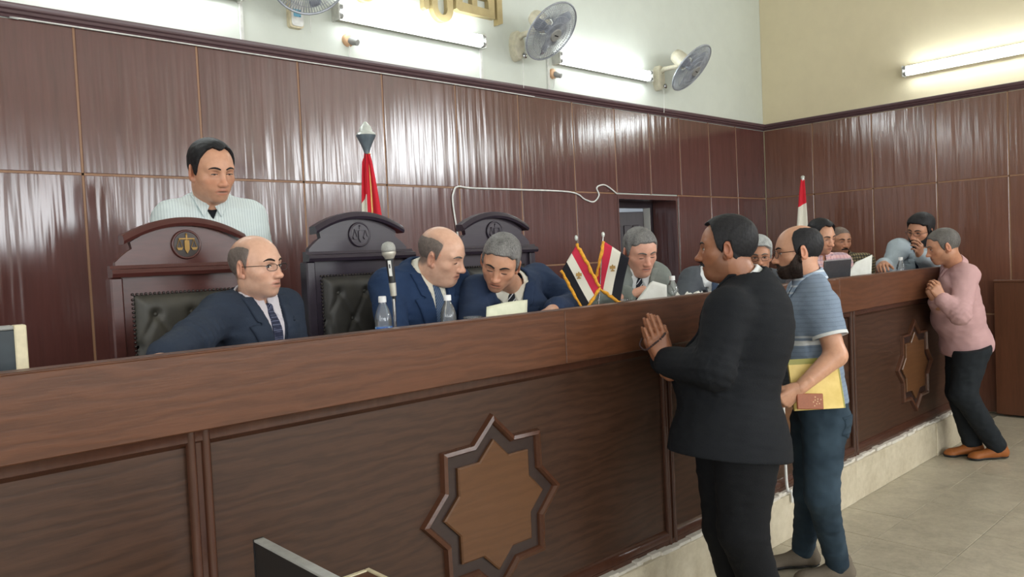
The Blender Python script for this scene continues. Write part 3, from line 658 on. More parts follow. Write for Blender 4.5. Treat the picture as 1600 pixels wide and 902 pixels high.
cloth_mat('flag_cloth_hang', [(0,RED),(.17,WHT),(.62,BLK)]); grid_cloth('flag_cloth', fc, 24, 36, 'flag_cloth_hang', t2)
# ================================================================== small crossed desk flags with gold fringe
cloth_mat('desk_flag_cloth', [(0,srgb(196,50,74)),(.3333,WHT),(.6667,BLK)])
plain('fringe_gold', srgb(226,160,44), .7, 0, .25, 90)
def desk_flag(label, foot, top, sgn):
    ft = Vector(foot); tp = Vector(top)-ft
    t = thing('desk_flag', label, 'flag', foot, 0, 'crossed flags on the bench desk')
    def ob(m, nm, mat, sm=40): o = m.build(nm, mat, None, sm); o.parent = t; return o
    ob(MB().lathe([(.032,0),(.032,.008),(.012,.014),(.008,.022)], (0,0,0)), 'base', 'chrome')
    ob(MB().cyl((0,0,.01), tp, .0035, n=8), 'staff', 'chrome'); ob(MB().lathe([(.004,-.012),(.007,-.006),(.008,.002),(.005,.01),(.0,.013)], tp, n=10), 'finial', 'finial_pale')
    ex = Vector((.73,-.68,0)); dn = Vector((0,0,-1)); ny = Vector((-.68,-.73,0))
    # hoist runs down the staff from near its tip; the fly hangs outward and down
    A = tp+dn*.03; hd = (Vector((0,0,.01))-tp).normalized()
    def fn(u, v):   # u 0 hoist-tip edge .. 1 fly, v 0 red .. 1 black
        e1 = desk_flag.e1[sgn]; e2 = desk_flag.e2[sgn]
        p = A+ex*(u*e1[0]+v*e2[0])+dn*(u*e1[1]+v*e2[1])
        bend = .012*math.sin(u*5+v*2)
        return p+ny*(.006+bend+.012*u)
    grid_cloth('flag_cloth', fn, 16, 12, 'desk_flag_cloth', t, .0015)
    fr = MB(); rnd = random.Random(3+sgn)
    def edge(a, b, k):
        path = []
        for i in range(k+1):
            q = i/k; p = fn(a[0]+(b[0]-a[0])*q, a[1]+(b[1]-a[1])*q); path.append(p+Vector((rnd.uniform(-.003,.003),0,rnd.uniform(-.003,.003)))+ny*.002)
        fr.tube(path, [.0065+rnd.uniform(-.0015,.0025) for _ in path], 6)
    edge((0,0),(1,0),16); edge((1,0),(1,1),12); edge((1,1),(0,1),14) if sgn < 0 else None
    o = ob(fr, 'gold_fringe', 'fringe_gold', 180)
    if True:
        e = MB(); q0 = fn(.42,.5)+ny*.004
        for dx, dz, w_, h_ in ((0,0,.003,.012),(-.008,.004,.005,.007),(.008,.004,.005,.007),(0,.013,.003,.004),(0,-.012,.009,.003)): e.obox(q0+ex*dx+Vector((0,0,dz)), ex, ny, (0,0,1), (w_,.001,h_))
        ob(e, 'eagle_emblem', 'brass')
    return t
# e1 = along the fly (right, down), e2 = across red -> black
desk_flag.e1 = {-1:(.098,.20), 1:(-.052,.205)}; desk_flag.e2 = {-1:(-.075,.115), 1:(.115,.085)}; desk_flag.c = {}
desk_flag('small red white black desk flag with gold fringe, left of the crossed pair', (2.77,2.42,1.24), (2.652,2.41,1.679), -1)
desk_flag('small red white black desk flag with gold fringe, right of the crossed pair', (2.71,2.36,1.24), (2.80,2.375,1.691), 1)
# ================================================================== microphone
mt = thing('microphone', 'grey ball-head microphone on a slim desk stand', 'microphone', (1.702,2.5,1.24))
def mo(m, nm, mat, sm=40): o = m.build(nm, mat, None, sm); o.parent = mt; return o
plain('mic_mesh', srgb(176,176,172), .5, .5, .3, 400, bump=.6); plain('mic_silver', srgb(196,192,180), .35, .4)
mo(MB().lathe([(.06,0),(.06,.012),(.02,.02),(.012,.03)], (0,0,0)), 'base', 'black_plastic'); mo(MB().cyl((0,0,.02),(-.001,0,.225),.0065), 'stand_rod', 'chrome')
ax = Vector((-.013,0,.17)).normalized(); p0 = Vector((.001,0,.225))
mo(MB().cyl(p0-ax*.01, p0+ax*.03, .006, .009), 'joint', 'black_plastic'); mo(MB().cyl(p0+ax*.012, p0+ax*.062, .0115, .014, n=16), 'clip', 'mic_silver')
mo(MB().cyl(p0+ax*.055, p0+ax*.16, .0125, .0165, n=16), 'handle', 'black_plastic'); mo(MB().obox(p0+ax*.118+Vector((-.0105,-.0115,0)), (.73,-.68,0), (.68,.73,0), ax, (.006,.002,.03), .001), 'switch_plate', 'plastic_white')
mo(MB().obox(p0+ax*.126+Vector((-.0118,-.0128,0)), (.73,-.68,0), (.68,.73,0), ax, (.0025,.002,.008), .0005), 'switch', 'black_plastic')
mo(MB().lathe([(.017,.155),(.021,.163),(.0265,.172),(.0265,.178),(.0265,.182)], p0, ax, 20), 'collar', 'mic_silver'); mo(MB().lathe([(.0265,.182),(.0275,.192),(.026,.204),(.02,.214),(.01,.219),(.0,.2205)], p0, ax, 20), 'ball_grille', 'mic_mesh', 180)
# ================================================================== bottles and glasses
thin_clear('clear_plastic', (.985,.99,.99,1), .40, .12, .12); thin_clear('water', (.94,.96,.97,1), .2)
plain('cap_white', srgb(232,232,232), .45); n = N('label_blue'); a = n.coord((1,1,1), rand=False); sx = n.n('ShaderNodeSeparateXYZ'); n.l(a, sx.inputs[0])
n.set(n.ramp(n.noise(n.coord((20,20,60), rand=False), 1.5, 2), [(.42, srgb(60,120,200)), (.5, srgb(30,80,170)), (.58, srgb(150,200,230))]), .35)
def bottle(label, x, y, z, label_band, h=.235):
    k = h/.235; t = thing('water_bottle', label, 'bottle', (x,y,z), 0, 'water bottles on the bench desk')
    def ob(m, nm, mat, sm=50): o = m.build(nm, mat, None, sm); o.parent = t; return o
    pr = [(.0,0),(.028,0),(.0325,.006),(.0325,.03),(.031,.034),(.0325,.038),(.0325,.056),(.031,.06),(.0325,.064),(.0325,.09),(.0312,.094),(.0325,.1),(.0335,.13),(.0335,.142),(.0315,.158),(.026,.178),(.018,.196),(.0135,.206),(.0135,.214)]
    ob(MB().lathe([(r,q*k) for r, q in pr], n=24), 'bottle_body', 'clear_plastic')
    ob(MB().lathe([(.0,.004),(.0285,.004),(.030,.01),(.030,.10*k),(.0,.1005*k)], n=20), 'water', 'water')
    cp = ob(MB().lathe([(.0155,.211*k),(.0155,.232*k),(.014,.235*k),(.0,.235*k)], n=24), 'cap', 'cap_white')
    if label_band: ob(MB().lathe([(.0331,.052*k),(.0333,.056*k),(.0333,.112*k),(.0331,.116*k)], n=24), 'paper_label', 'label_blue')
    return t
bottle('clear water bottle with blue label beside the microphone', 1.702, 2.58, 1.24, True)
bottle('clear water bottle with white cap in front of the bald man', 1.977, 2.52, 1.24, False, .222)
bottle('clear water bottle to the right of the man writing in a grey suit', 3.434, 2.45, 1.24, False, .228)
bottle('water bottle whose cap shows before the moustached man in glasses', 4.217, 2.40, 1.24, True)
bottle('clear water bottle by the papers at the far end of the bench', 6.118, 2.30, 1.24, False)
bottle('clear water bottle next to the leaning man in the pink shirt', 6.50, 2.30, 1.24, False)
def tumbler(label, x, y, r, z0, h):
    t = thing('drinking_glass', label, 'glass', (x,y,z0)); o = MB().lathe([(.0,0),(r*.85,0),(r*.86,.004),(r,h),(r-.0025,h),(r*.84,.008),(.0,.008)], n=24).build('tumbler', 'clear_plastic', None, 50); o.parent = t
    o = MB().tube([((r-.001)*math.cos(2*math.pi*i/24), (r-.001)*math.sin(2*math.pi*i/24), h) for i in range(24)], .0018, 6, True).build('rim', 'clear_plastic', None, 60); o.parent = t
tumbler('low clear glass next to the bottle in front of the bald man', 2.065, 2.47, .04, 1.24, .125)
tumbler('small clear tumbler beside the right desk flag', 2.90, 2.36, .036, 1.24, .14)
# ================================================================== people: signed-distance modelling, meshed with surface nets
f32 = np.float32
def smin(a, b, k):
    h = np.clip(.5+.5*(b-a)/k, 0, 1); return b+(a-b)*h-k*h*(1-h)
def smax(a, b, k): return -smin(-a, -b, k)
def cap(a, b, ra, rb=None):
    a = np.array(a, float); b = np.array(b, float); rb = ra if rb is None else rb; ba = b-a; q = float(ba@ba)+1e-12; R = max(ra, rb)
    def fn(X, Y, Z):
        px, py, pz = X-a[0], Y-a[1], Z-a[2]; h = np.clip((px*ba[0]+py*ba[1]+pz*ba[2])/q, 0, 1)
        return np.sqrt((px-ba[0]*h)**2+(py-ba[1]*h)**2+(pz-ba[2]*h)**2)-(ra+(rb-ra)*h)
    return (np.minimum(a,b)-R, np.maximum(a,b)+R, fn)
def ell(c, r, M=None):
    c = np.array(c, float); r = np.array(r, float); M = np.eye(3) if M is None else np.array(M, float); ex = np.sqrt(((M*r[None,:])**2).sum(1))
    def fn(X, Y, Z):
        px, py, pz = X-c[0], Y-c[1], Z-c[2]
        x = (M[0,0]*px+M[1,0]*py+M[2,0]*pz)/r[0]; y = (M[0,1]*px+M[1,1]*py+M[2,1]*pz)/r[1]; z = (M[0,2]*px+M[1,2]*py+M[2,2]*pz)/r[2]
        k0 = np.sqrt(x*x+y*y+z*z); k1 = np.sqrt((x/r[0])**2+(y/r[1])**2+(z/r[2])**2)+1e-9
        return k0*(k0-1)/k1
    return (c-ex, c+ex, fn)
def rotx(a): c, s = math.cos(a), math.sin(a); return np.array([[1,0,0],[0,c,-s],[0,s,c]])
def roty(a): c, s = math.cos(a), math.sin(a); return np.array([[c,0,s],[0,1,0],[-s,0,c]])
def rotz(a): c, s = math.cos(a), math.sin(a); return np.array([[c,-s,0],[s,c,0],[0,0,1]])
class Shape:
    def __init__(s): s.ops = []
    def add(s, p, k=.02): s.ops.append((p, k, 1)); return s
    def cut(s, p, k=.01): s.ops.append((p, k, -1)); return s
    def pts(s, X, Y, Z):
        d = np.full(np.broadcast(X,Y,Z).shape, .25)
        for (lo,hi,fn), k, sg in s.ops: d = smin(d, fn(X,Y,Z), k) if sg > 0 else smax(d, -fn(X,Y,Z), k)
        return d
    def bounds(s): return np.min([p[0] for p,k,g in s.ops if g > 0], 0), np.max([p[1] for p,k,g in s.ops if g > 0], 0)
class Grid:
    def __init__(s, lo, hi, h):
        s.lo = np.array(lo, float)-2.5*h; s.h = h; s.n = np.ceil((np.array(hi, float)+2.5*h-s.lo)/h).astype(int)+1
        s.ax = [(s.lo[i]+h*np.arange(s.n[i])).astype(f32) for i in range(3)]
        s.X = s.ax[0][:,None,None]; s.Y = s.ax[1][None,:,None]; s.Z = s.ax[2][None,None,:]
    def evals(s, shp, grow=0.0):
        d = np.full(s.n, .25, f32)
        for (lo,hi,fn), k, sg in shp.ops:
            m = k+2*s.h+max(grow,0)+.012
            i0 = np.clip(np.floor((lo-m-s.lo)/s.h).astype(int), 0, s.n); i1 = np.clip(np.ceil((hi+m-s.lo)/s.h).astype(int)+1, 0, s.n)
            if (i1 <= i0).any(): continue
            sl = tuple(slice(a, b) for a, b in zip(i0, i1)); v = fn(s.X[sl[0]], s.Y[:,sl[1]], s.Z[:,:,sl[2]]).astype(f32)
            d[sl] = smin(d[sl], v, k) if sg > 0 else smax(d[sl], -v, k)
        return d
    def mesh(s, d, sm=0):
        d = d.astype(f32).copy()
        for a in (0,-1): d[a] = np.maximum(d[a], .001); d[:,a] = np.maximum(d[:,a], .001); d[:,:,a] = np.maximum(d[:,:,a], .001)
        ins = d < 0; c = np.zeros(s.n-1, np.int8)
        for i in (0,1):
            for j in (0,1):
                for k in (0,1): c += ins[i:s.n[0]-1+i, j:s.n[1]-1+j, k:s.n[2]-1+k]
        act = np.argwhere((c > 0) & (c < 8))
        if len(act) == 0: return np.zeros((0,3)), np.zeros((0,4), int)
        idx = np.full(s.n-1, -1, np.int32); idx[act[:,0],act[:,1],act[:,2]] = np.arange(len(act))
        co = np.array([(i,j,k) for i in (0,1) for j in (0,1) for k in (0,1)]); V = np.stack([d[act[:,0]+o[0],act[:,1]+o[1],act[:,2]+o[2]] for o in co], 1)
        P = np.zeros((len(act),3)); cnt = np.zeros(len(act))
        for a in range(8):
            for b in range(a+1,8):
                df = co[b]-co[a]
                if np.abs(df).sum() != 1: continue
                va, vb = V[:,a], V[:,b]; x = (va < 0) != (vb < 0); t = np.where(x, va/np.where(x, va-vb, 1), 0)
                P += np.where(x[:,None], co[a][None]+df[None]*t[:,None], 0); cnt += x
        P = act+P/cnt[:,None]; P = s.lo+P*s.h
        Q = []
        for ax in range(3):
            sl0 = [slice(None)]*3; sl1 = [slice(None)]*3; sl0[ax] = slice(0,-1); sl1[ax] = slice(1,None)
            e = np.argwhere(ins[tuple(sl0)] != ins[tuple(sl1)]); b, cx = (ax+1)%3, (ax+2)%3
            e = e[(e[:,b] > 0) & (e[:,cx] > 0) & (e[:,b] < s.n[b]-1) & (e[:,cx] < s.n[cx]-1)]
            st = ins[e[:,0],e[:,1],e[:,2]]
            def at(db, dc): q = e.copy(); q[:,b] += db; q[:,cx] += dc; return idx[q[:,0],q[:,1],q[:,2]]
            q = np.stack([at(-1,-1), at(0,-1), at(0,0), at(-1,0)], 1); q[~st] = q[~st][:,::-1]; Q.append(q)
        Q = np.concatenate(Q)
        for _ in range(sm):
            a = np.concatenate([Q[:,0],Q[:,1],Q[:,2],Q[:,3]]); b = np.concatenate([Q[:,1],Q[:,2],Q[:,3],Q[:,0]]); n_ = np.bincount(a, minlength=len(P))+np.bincount(b, minlength=len(P))
            P = .4*P+.6*np.stack([(np.bincount(a, P[b,i], len(P))+np.bincount(b, P[a,i], len(P)))/np.maximum(n_,1) for i in range(3)], 1)
        return P, Q
_rs = np.random.RandomState(5)
_NK = [(_rs.normal(size=3), _rs.uniform(0,6.28)) for _ in range(8)]
def wob(X, Y, Z, wl, st=(1,1,1)):
    s = 0
    for k, ph in _NK: s = s+np.sin((X*k[0]*st[0]+Y*k[1]*st[1]+Z*k[2]*st[2])*(4.2/wl)+ph)
    return s/5.0
def nrm(v): v = np.array(v, float); return v/np.linalg.norm(v)
def frame(fwd, up):
    """columns: right, forward, up"""
    u = nrm(up); f = np.array(fwd, float); f = nrm(f-u*(f@u)); return np.stack([np.cross(f,u), f, u], 1)
def mesh_obj(name, parts, mat, parent, base, attrs=None, smooth=True):
    """parts: list of (verts, quads); attrs: {name: (type, list of arrays)}"""
    V = np.concatenate([p[0] for p in parts]); off = 0; Q = []
    for v, q in parts: Q.append(q+off); off += len(v)
    Q = np.concatenate(Q); V = V-np.array(base)
    me = bpy.data.meshes.new(name); me.vertices.add(len(V)); me.vertices.foreach_set('co', V.astype(f32).ravel())
    me.loops.add(4*len(Q)); me.loops.foreach_set('vertex_index', Q.astype(np.int32).ravel()); me.polygons.add(len(Q))
    me.polygons.foreach_set('loop_start', np.arange(0,4*len(Q),4,dtype=np.int32)); 
    me.update(calc_edges=True); me.validate(); me.polygons.foreach_set('use_smooth', np.full(len(me.polygons), smooth))
    for an, (ty, arr) in (attrs or {}).items():
        a = np.concatenate(arr).astype(f32)
        if len(a) != len(me.vertices): continue
        if ty == 'c': at = me.attributes.new(an, 'FLOAT_COLOR', 'POINT'); at.data.foreach_set('color', np.concatenate([a, np.ones((len(a),1), f32)], 1).ravel())
        else: at = me.attributes.new(an, 'FLOAT_VECTOR', 'POINT'); at.data.foreach_set('vector', a.ravel())
    me.materials.append(MATS[mat] if isinstance(mat, str) else mat)
    o = bpy.data.objects.new(name, me); COL.objects.link(o); o.parent = parent
    return o
# ---------------------------------------------------------------- materials for people
n = N('skin'); a = n.n('ShaderNodeAttribute', attribute_name='skincol'); v = n.coord((1,1,1)); 
n.set(n.mix(n.ramp(n.noise(v, 60, 4), [(.35,(0,0,0)),(.7,(.16,.16,.16))]), a.outputs['Color'], (.5,.28,.2,1), 'MULTIPLY'), .42, 0, .4); n.bump(n.noise(v, 420, 3), .1, .001)
n.b.inputs['Subsurface Weight'].default_value = .08; n.b.inputs['Subsurface Radius'].default_value = (.01,.004,.002)
plain('eye_white', srgb(214,206,198), .2, 0, .03); plain('iris_dark', srgb(38,24,18), .12, 0, .1); plain('lash', srgb(26,20,18), .6)
def hair_mat(name, c1, c2):
    n = N(name); v = n.coord((1,1,.3), rand=False); f = n.noise(v, 320, 3, .6); g = n.noise(v, 22, 3)
    n.set(n.ramp(n.mix(.4, f, g), [(.35, c1), (.62, c2)]), .6, 0, .25); n.bump(f, .35, .002); return name
hair_mat('hair_black', srgb(18,18,20), srgb(40,39,42)); hair_mat('hair_brown', srgb(26,20,18), srgb(58,44,38)); hair_mat('hair_grey', srgb(66,64,64), srgb(136,134,132)); hair_mat('hair_silver', srgb(112,114,114), srgb(188,190,188)); hair_mat('hair_shaved', srgb(86,74,68), srgb(128,112,102)); hair_mat('hair_salt', srgb(70,66,64), srgb(112,108,104))
def cloth(name, c, rough=.85, weave=260, var=.1, pattern=None):
    n = N(name); v = n.coord((1,1,1), attr='tco'); f = n.noise(v, weave, 2); g = n.noise(v, 11, 4)
    col = n.ramp(n.mix(.35, g, f), [(.3, dk(c,1-var)), (.7, dk(c,1+var))])
    if pattern: col = pattern(n, v, col)
    n.set(col, rough, 0, .2); n.bump(n.mix(.6, n.noise(v, 16, 3, .6, .8), f), .25, .012)
    return n.m
def stripes(axis, period, duty, c2, amt=1.0, soft=.03):
    def fn(n, v, col):
        sx = n.n('ShaderNodeSeparateXYZ'); n.l(v, sx.inputs[0]); m = n.n('ShaderNodeMath', operation='MULTIPLY'); m.inputs[1].default_value = 1/period; n.l(sx.outputs[axis], m.inputs[0])
        fr = n.n('ShaderNodeMath', operation='FRACT'); n.l(m.outputs[0], fr.inputs[0])
        r = n.ramp(fr.outputs[0], [(0,(amt,)*3),(duty,(amt,)*3),(min(duty+soft,.98),(0,0,0)),(.99,(0,0,0))]); return n.mix(r, col, c2)
    return fn
def both(*fs):
    def fn(n, v, col):
        for g in fs: col = g(n, v, col)
        return col
    return fn
def diag(period, duty, c2, amt=1.0):
    def fn(n, v, col):
        sx = n.n('ShaderNodeSeparateXYZ'); n.l(v, sx.inputs[0]); ad = n.n('ShaderNodeMath', operation='ADD'); n.l(sx.outputs['X'], ad.inputs[0]); n.l(sx.outputs['Z'], ad.inputs[1])
        m = n.n('ShaderNodeMath', operation='MULTIPLY'); m.inputs[1].default_value = 1/period; n.l(ad.outputs[0], m.inputs[0]); fr = n.n('ShaderNodeMath', operation='FRACT'); n.l(m.outputs[0], fr.inputs[0])
        return n.mix(n.ramp(fr.outputs[0], [(0,(amt,)*3),(duty,(amt,)*3),(duty+.05,(0,0,0)),(.99,(0,0,0))]), col, c2)
    return fn
def dots(scale, c2):
    def fn(n, v, col):
        x = n.n('ShaderNodeTexVoronoi'); x.inputs['Scale'].default_value = scale; x.inputs['Randomness'].default_value = .0; n.l(v, x.inputs['Vector'])
        return n.mix(n.ramp(x.outputs['Distance'], [(.28,(1,1,1)),(.36,(0,0,0))]), col, c2)
    return fn
# ---------------------------------------------------------------- head
def interp_az(az, tab): k = [math.radians(p[0]) for p in tab]; return np.interp(az, k, [p[1] for p in tab])
HL = {   # hair regions: (lower limit by azimuth from the nose, upper limit by azimuth)
 'full':   ([(0,.074),(28,.072),(45,.055),(62,.052),(70,.0),(82,-.028),(90,.018),(104,.022),(112,-.03),(135,-.062),(180,-.072)], [(0,.3),(180,.3)]),
 'recede': ([(0,.088),(25,.098),(45,.086),(60,.055),(70,.0),(82,-.02),(90,.018),(104,.02),(112,-.04),(135,-.085),(180,-.098)], [(0,.3),(180,.3)]),
 'high':   ([(0,.104),(30,.112),(50,.10),(66,.06),(72,.0),(82,-.02),(90,.018),(104,.02),(112,-.03),(135,-.06),(180,-.07)], [(0,.3),(180,.3)]),
 'horse':  ([(0,.3),(58,.3),(66,.062),(74,.03),(80,-.006),(86,-.014),(90,.016),(104,.02),(112,-.03),(135,-.055),(180,-.06)], [(0,.03),(58,.058),(72,.076),(90,.084),(120,.086),(180,.070)]),
 'horse_hi': ([(0,.3),(60,.3),(66,.06),(72,.0),(80,-.02),(90,.016),(104,.02),(112,-.03),(135,-.058),(180,-.065)], [(0,.0),(60,.05),(72,.096),(110,.108),(180,.104)]),
}
def build_head(H, neck_w):
    """H: dict with pos, yaw, pitch, roll, scale and looks.  Returns shapes in the head frame and the transform"""
    sc = H.get('s', 1.0); a = math.radians(H['yaw']); fw = np.array([math.cos(a), math.sin(a), 0])
    R0 = frame(fw, (0,0,1)); R = R0 @ roty(math.radians(H.get('roll',0))) @ rotx(math.radians(-H.get('pitch',0)))
    pos = np.array(H['pos'], float); nb = (R.T @ (np.array(neck_w)-pos))/sc
    w = H.get('w', 1.0); jw = H.get('jaw', 1.0); fat = H.get('fat', 0.0)
    sk = Shape()
    sk.add(ell((0,-.014,.032), (.076*w,.099,.088)), .02); sk.add(ell((0,.022,.002), (.065*w,.071,.090)), .03)
    sk.add(ell((0,.024,-.058), ((.047+fat)*w*jw,.06,.056)), .035); sk.add(ell((0,.060,-.097), (.024*jw+fat*.6,.023,.020)), .028)
    for s in (-1,1):
        sk.add(ell((s*.047*w,.043,-.024), (.020,.024,.018)), .022); sk.add(ell((s*(.043+fat*.7)*jw,-.002,-.066), (.014,.028,.022)), .03)
    if fat > .004: sk.add(ell((0,.02,-.108), (.045,.045,.024)), .04)
    nr = H.get('neckr', .053)
    sk.add(cap((0,-.022,-.055), (nb[0],nb[1]-.0,nb[2]), nr, nr*1.1), .035)
    hd = Shape(); hd.ops = list(sk.ops)
    # brow, sockets, lids, nose, lips, ears
    for s in (-1,1):
        hd.add(cap((s*.012,.079,.021), (s*.046,.066,.024), .010,.009), .018)
        hd.cut(ell((s*.031,.094,.001), (.019,.017,.0125)), .012)
        hd.add(ell((s*.031,.0735,.0005), (.0155,.0085,.0115)), .006)
    nz = H.get('nose', 1.0); nl = H.get('nosel', .036)
    hd.add(cap((0,.083,.012), (0,.0855+.019*nz,-nl), .0075, .0115*nz), .012)
    hd.add(ell((0,.0885+.02*nz,-nl-.001), (.0115*nz,.0105,.0095)), .008)
    for s in (-1,1): hd.add(ell((s*.0125*nz,.089+.008*nz,-nl-.004), (.0085*nz,.0115,.0085)), .007)
    mz = H.get('mouth', -.066)
    hd.add(ell((0,.068,mz-.002), (.03,.021,.02)), .015)
    for s in (-1,1): hd.add(cap((s*.0235,.078,mz-.003), (s*.004,.0890,mz+.0035), .0038,.0056), .006)
    hd.add(cap((-.016,.0825,mz-.0105), (.016,.0825,mz-.0105), .0066), .006)
    hd.cut(cap((-.022,.0905,mz-.0028), (.022,.0905,mz-.0028), .0022), .003)
    er = H.get('ear', 1.06)
    for s in (-1,1):
        M = rotz(s*math.radians(-32)) @ rotx(math.radians(-10))
        hd.add(ell((s*.0815*w,-.014,-.006), (.0075,.020*er,.033*er), M), .006)
        hd.cut(ell((s*.0895*w,-.008,-.004), (.006,.0115,.020), M), .004); hd.add(ell((s*.077*w,-.002,-.033), (.006,.009,.011)), .006)
    tf = lambda P: pos+sc*(P @ R.T)
    return sk, hd, R, tf, nb, sc
def skin_colors(P, H, az, g_beard=None):
    c = np.array(H['skin'][:3]); col = np.tile(c, (len(P),1)); x, y, z = P.T; mz = H.get('mouth', -.066)
    def blend(m, cc): nonlocal col; m = np.clip(m,0,1)[:,None]; col = col*(1-m)+np.array(cc)*m
    red = c*np.array([1.02,.80,.76])
    blend(.6*np.exp(-((x**2)/.0006+((z+.035)**2)/.0005)-np.clip(.085-y,0,1)*60), red)
    blend(.4*np.exp(-((np.abs(x)-.045)**2/.0004+((z+.03)**2)/.0005))*(y > .03), red)
    blend(.7*(np.abs(x) > .074)*(np.abs(z) < .05), red)
    lip = np.clip(1.15-np.sqrt((x/.027)**2+((z-mz+.003)/.0125)**2)*1.0, 0, 1)*4*(y > .068)
    blend(np.clip(lip,0,1)*.75, c*np.array([.74,.50,.50]))
    blend(np.clip(1.6-np.sqrt((x/.022)**2+((z-mz+.0028)/.0032)**2), 0, 1)*(y > .066), c*.25)
    blend(.5*np.exp(-((np.abs(x)-.031)**2/.00025+((z+.011)**2)/.00007))*(y > .04), c*np.array([.66,.56,.56]))
    blend(.45*np.exp(-((np.abs(x)-.031)**2/.00025+((z-.010)**2)/.00005))*(y > .04), c*np.array([.6,.5,.48]))  # socket shade above the eye painted into the skin colour
    st = H.get('stubble', 0)
    if st:
        up = interp_az(az, [(0,-.046),(25,-.056),(45,-.056),(65,-.035),(80,-.01),(95,-.02),(110,-.2)])
        m = np.clip((up-z)/.012, 0, 1)*np.clip((z+.135)/.02, 0, 1)*(y > -.02)*st; blend(m*(1-np.clip(lip,0,1)), c*np.array([.45,.47,.52]))
    sv = H.get('scalp')
    if sv:
        st_, hc, k_ = sv; lo = interp_az(az, HL[st_][0]); up = interp_az(az, HL[st_][1]); blend(np.clip((z-lo)/.022+.3, 0, 1)*np.clip((up-z)/.04+.3, 0, 1)*k_*(np.abs(x) < .079), hc[:3])
    return col
def head_parts(H, neck_w, h, parent, base, far=False):
    sk, hd, R, tf, nb, sc = build_head(H, neck_w)
    lo, hi = hd.bounds(); g = Grid(lo, hi, h/sc); d = g.evals(hd); P, Q = g.mesh(d); az = np.arctan2(np.abs(P[:,0]), P[:,1]); col = skin_colors(P, H, az)
    head = (tf(P), Q, col)
    def surf(x, z, y0=.14):     # front surface of the face at (x, z)
        ys = np.linspace(y0, 0, 141); v = hd.pts(np.full(141, x), ys, np.full(141, z)); i = np.argmax(v < 0); return ys[i] if (v < 0).any() else .05
    todo = []
    # hair
    st = H.get('hair')
    if st:
        t = H.get('hairt', .008); top = H.get('hairtop', 0.0); kk = (h/sc)*1.0; gl = Grid((-.1,-.135,-.09), (.1,.11,.15), max(kk, .0033)); b = Shape(); b.ops = sk.ops[:6]; dd = gl.evals(b, .04)
        X, Y, Z = gl.X, gl.Y, gl.Z; az3 = np.arctan2(np.abs(X)+0*Z, Y+0*Z); lo_, up_ = HL[st]
        rg = np.maximum(interp_az(az3, lo_)-Z, (Z-interp_az(az3, up_))*1.0)+.0016*wob(X, Y, Z, .014, (1.5,1.5,.6))
        ta = np.clip(-rg/H.get('taper', .012), 0, 1); ta = ta*(2-ta)
        tt = (t+top*np.clip((Z-.03)/.06, 0, 1)+H.get('hairvar', .0012)*wob(X, Y, Z, .02, (1.6,1.6,.6)))*ta-.0012*(1-ta)
        dd = dd-tt; dd = np.maximum(dd, rg.astype(f32)-.004); v, q = gl.mesh(dd, 1)
        if len(v): todo.append(('hair', [(tf(v), q)], H['hairmat']))
    if H.get('beard'):
        gl = Grid((-.095,-.03,-.14), (.095,.115,.03), max(h/sc, .0028)); dd = gl.evals(hd, .01); X, Y, Z = gl.X, gl.Y, gl.Z; az3 = np.arctan2(np.abs(X)+0*Z, Y+0*Z); mz = H.get('mouth', -.066)
        up = interp_az(az3, [(0,mz-.016),(14,mz-.012),(19,mz+.006),(32,mz+.006),(48,-.054),(62,-.034),(74,-.008),(82,.012),(90,.02),(94,-.2),(180,-.2)])
        bt = H['beard']; dd = dd-bt*np.clip(.45+(-.03-Z)/.06, .4, 1.25)-.0015*wob(X, Y, Z, .012)
        rg = np.maximum(Z-up, -.125-Z); dd = smax(dd, rg.astype(f32), .005)
        v, q = gl.mesh(dd)
        if len(v): todo.append(('beard', [(tf(v), q)], H.get('beardmat', H['hairmat'])))
    if H.get('mous'):
        gl = Grid((-.04,.05,-.085), (.04,.125,-.03), max(h/sc*.8, .0022)); dd = gl.evals(hd, .01); X, Y, Z = gl.X, gl.Y, gl.Z; mz = H.get('mouth', -.066)
        dd = dd-H['mous']; zc = mz+.0125-np.abs(X)*.38-.004*(np.abs(X) < .004); rg = np.maximum(np.abs(Z-zc)-.0065+np.abs(X)*.06, np.abs(X)-.031); dd = smax(dd, rg.astype(f32), .004); v, q = gl.mesh(dd)
        if len(v): todo.append(('moustache', [(tf(v), q)], H.get('mousmat', H.get('beardmat', H.get('hairmat')))))
    # brows, eyes
    def T(p): return tf(np.array([p]))[0]
    op = H.get('open', .8); extras = []
    for s in (-1,1):
        path = []
        for i in range(8):
            q = i/7; x = s*(.011+.041*q); z = .0195+.0085*math.sin(q*2.4)-.006*q*q+H.get('browz', 0); path.append(T((x, surf(x, z)-.0005, z)))
        extras.append(('eyebrow', MB().tube(path, [ (.0020+.0024*math.sin(math.pi*min(1,(i+1.6)/8.5)))*H.get('brow', 1.0) for i in range(8)], 6), H.get('browmat', H.get('hairmat','hair_black')), None, 180))
        ex = s*.031; ey = surf(ex, 0); gz = H.get('gaze', (0,0))
        if op > .25:
            e = MB(); n_, m_ = 14, 8; e.ball((0,0,0), (1,1,1), n_, m_); ec = np.array([ex, ey-.0036, -.0008]); rr = np.array([.0145,.0068,.0070*op])
            e.v = [tuple(T(ec+rr*np.array(p))) for p in e.v]; extras.append(('eye', e, 'eye_white', [('iris', MB(), ec, rr, gz)], 180))
        # upper lash line and lid crease
        lp = [T((ex+.0142*math.cos(t), ey+.0014+.0012*math.sin(t), -.001+(.0064*op+.0004)*math.sin(t))) for t in np.linspace(.08, math.pi-.08, 9)]
        if op <= .25: lp = [T((ex+.0135*math.cos(t), ey+.0008, -.0035-.0028*math.sin(t))) for t in np.linspace(.05, math.pi-.05, 9)]
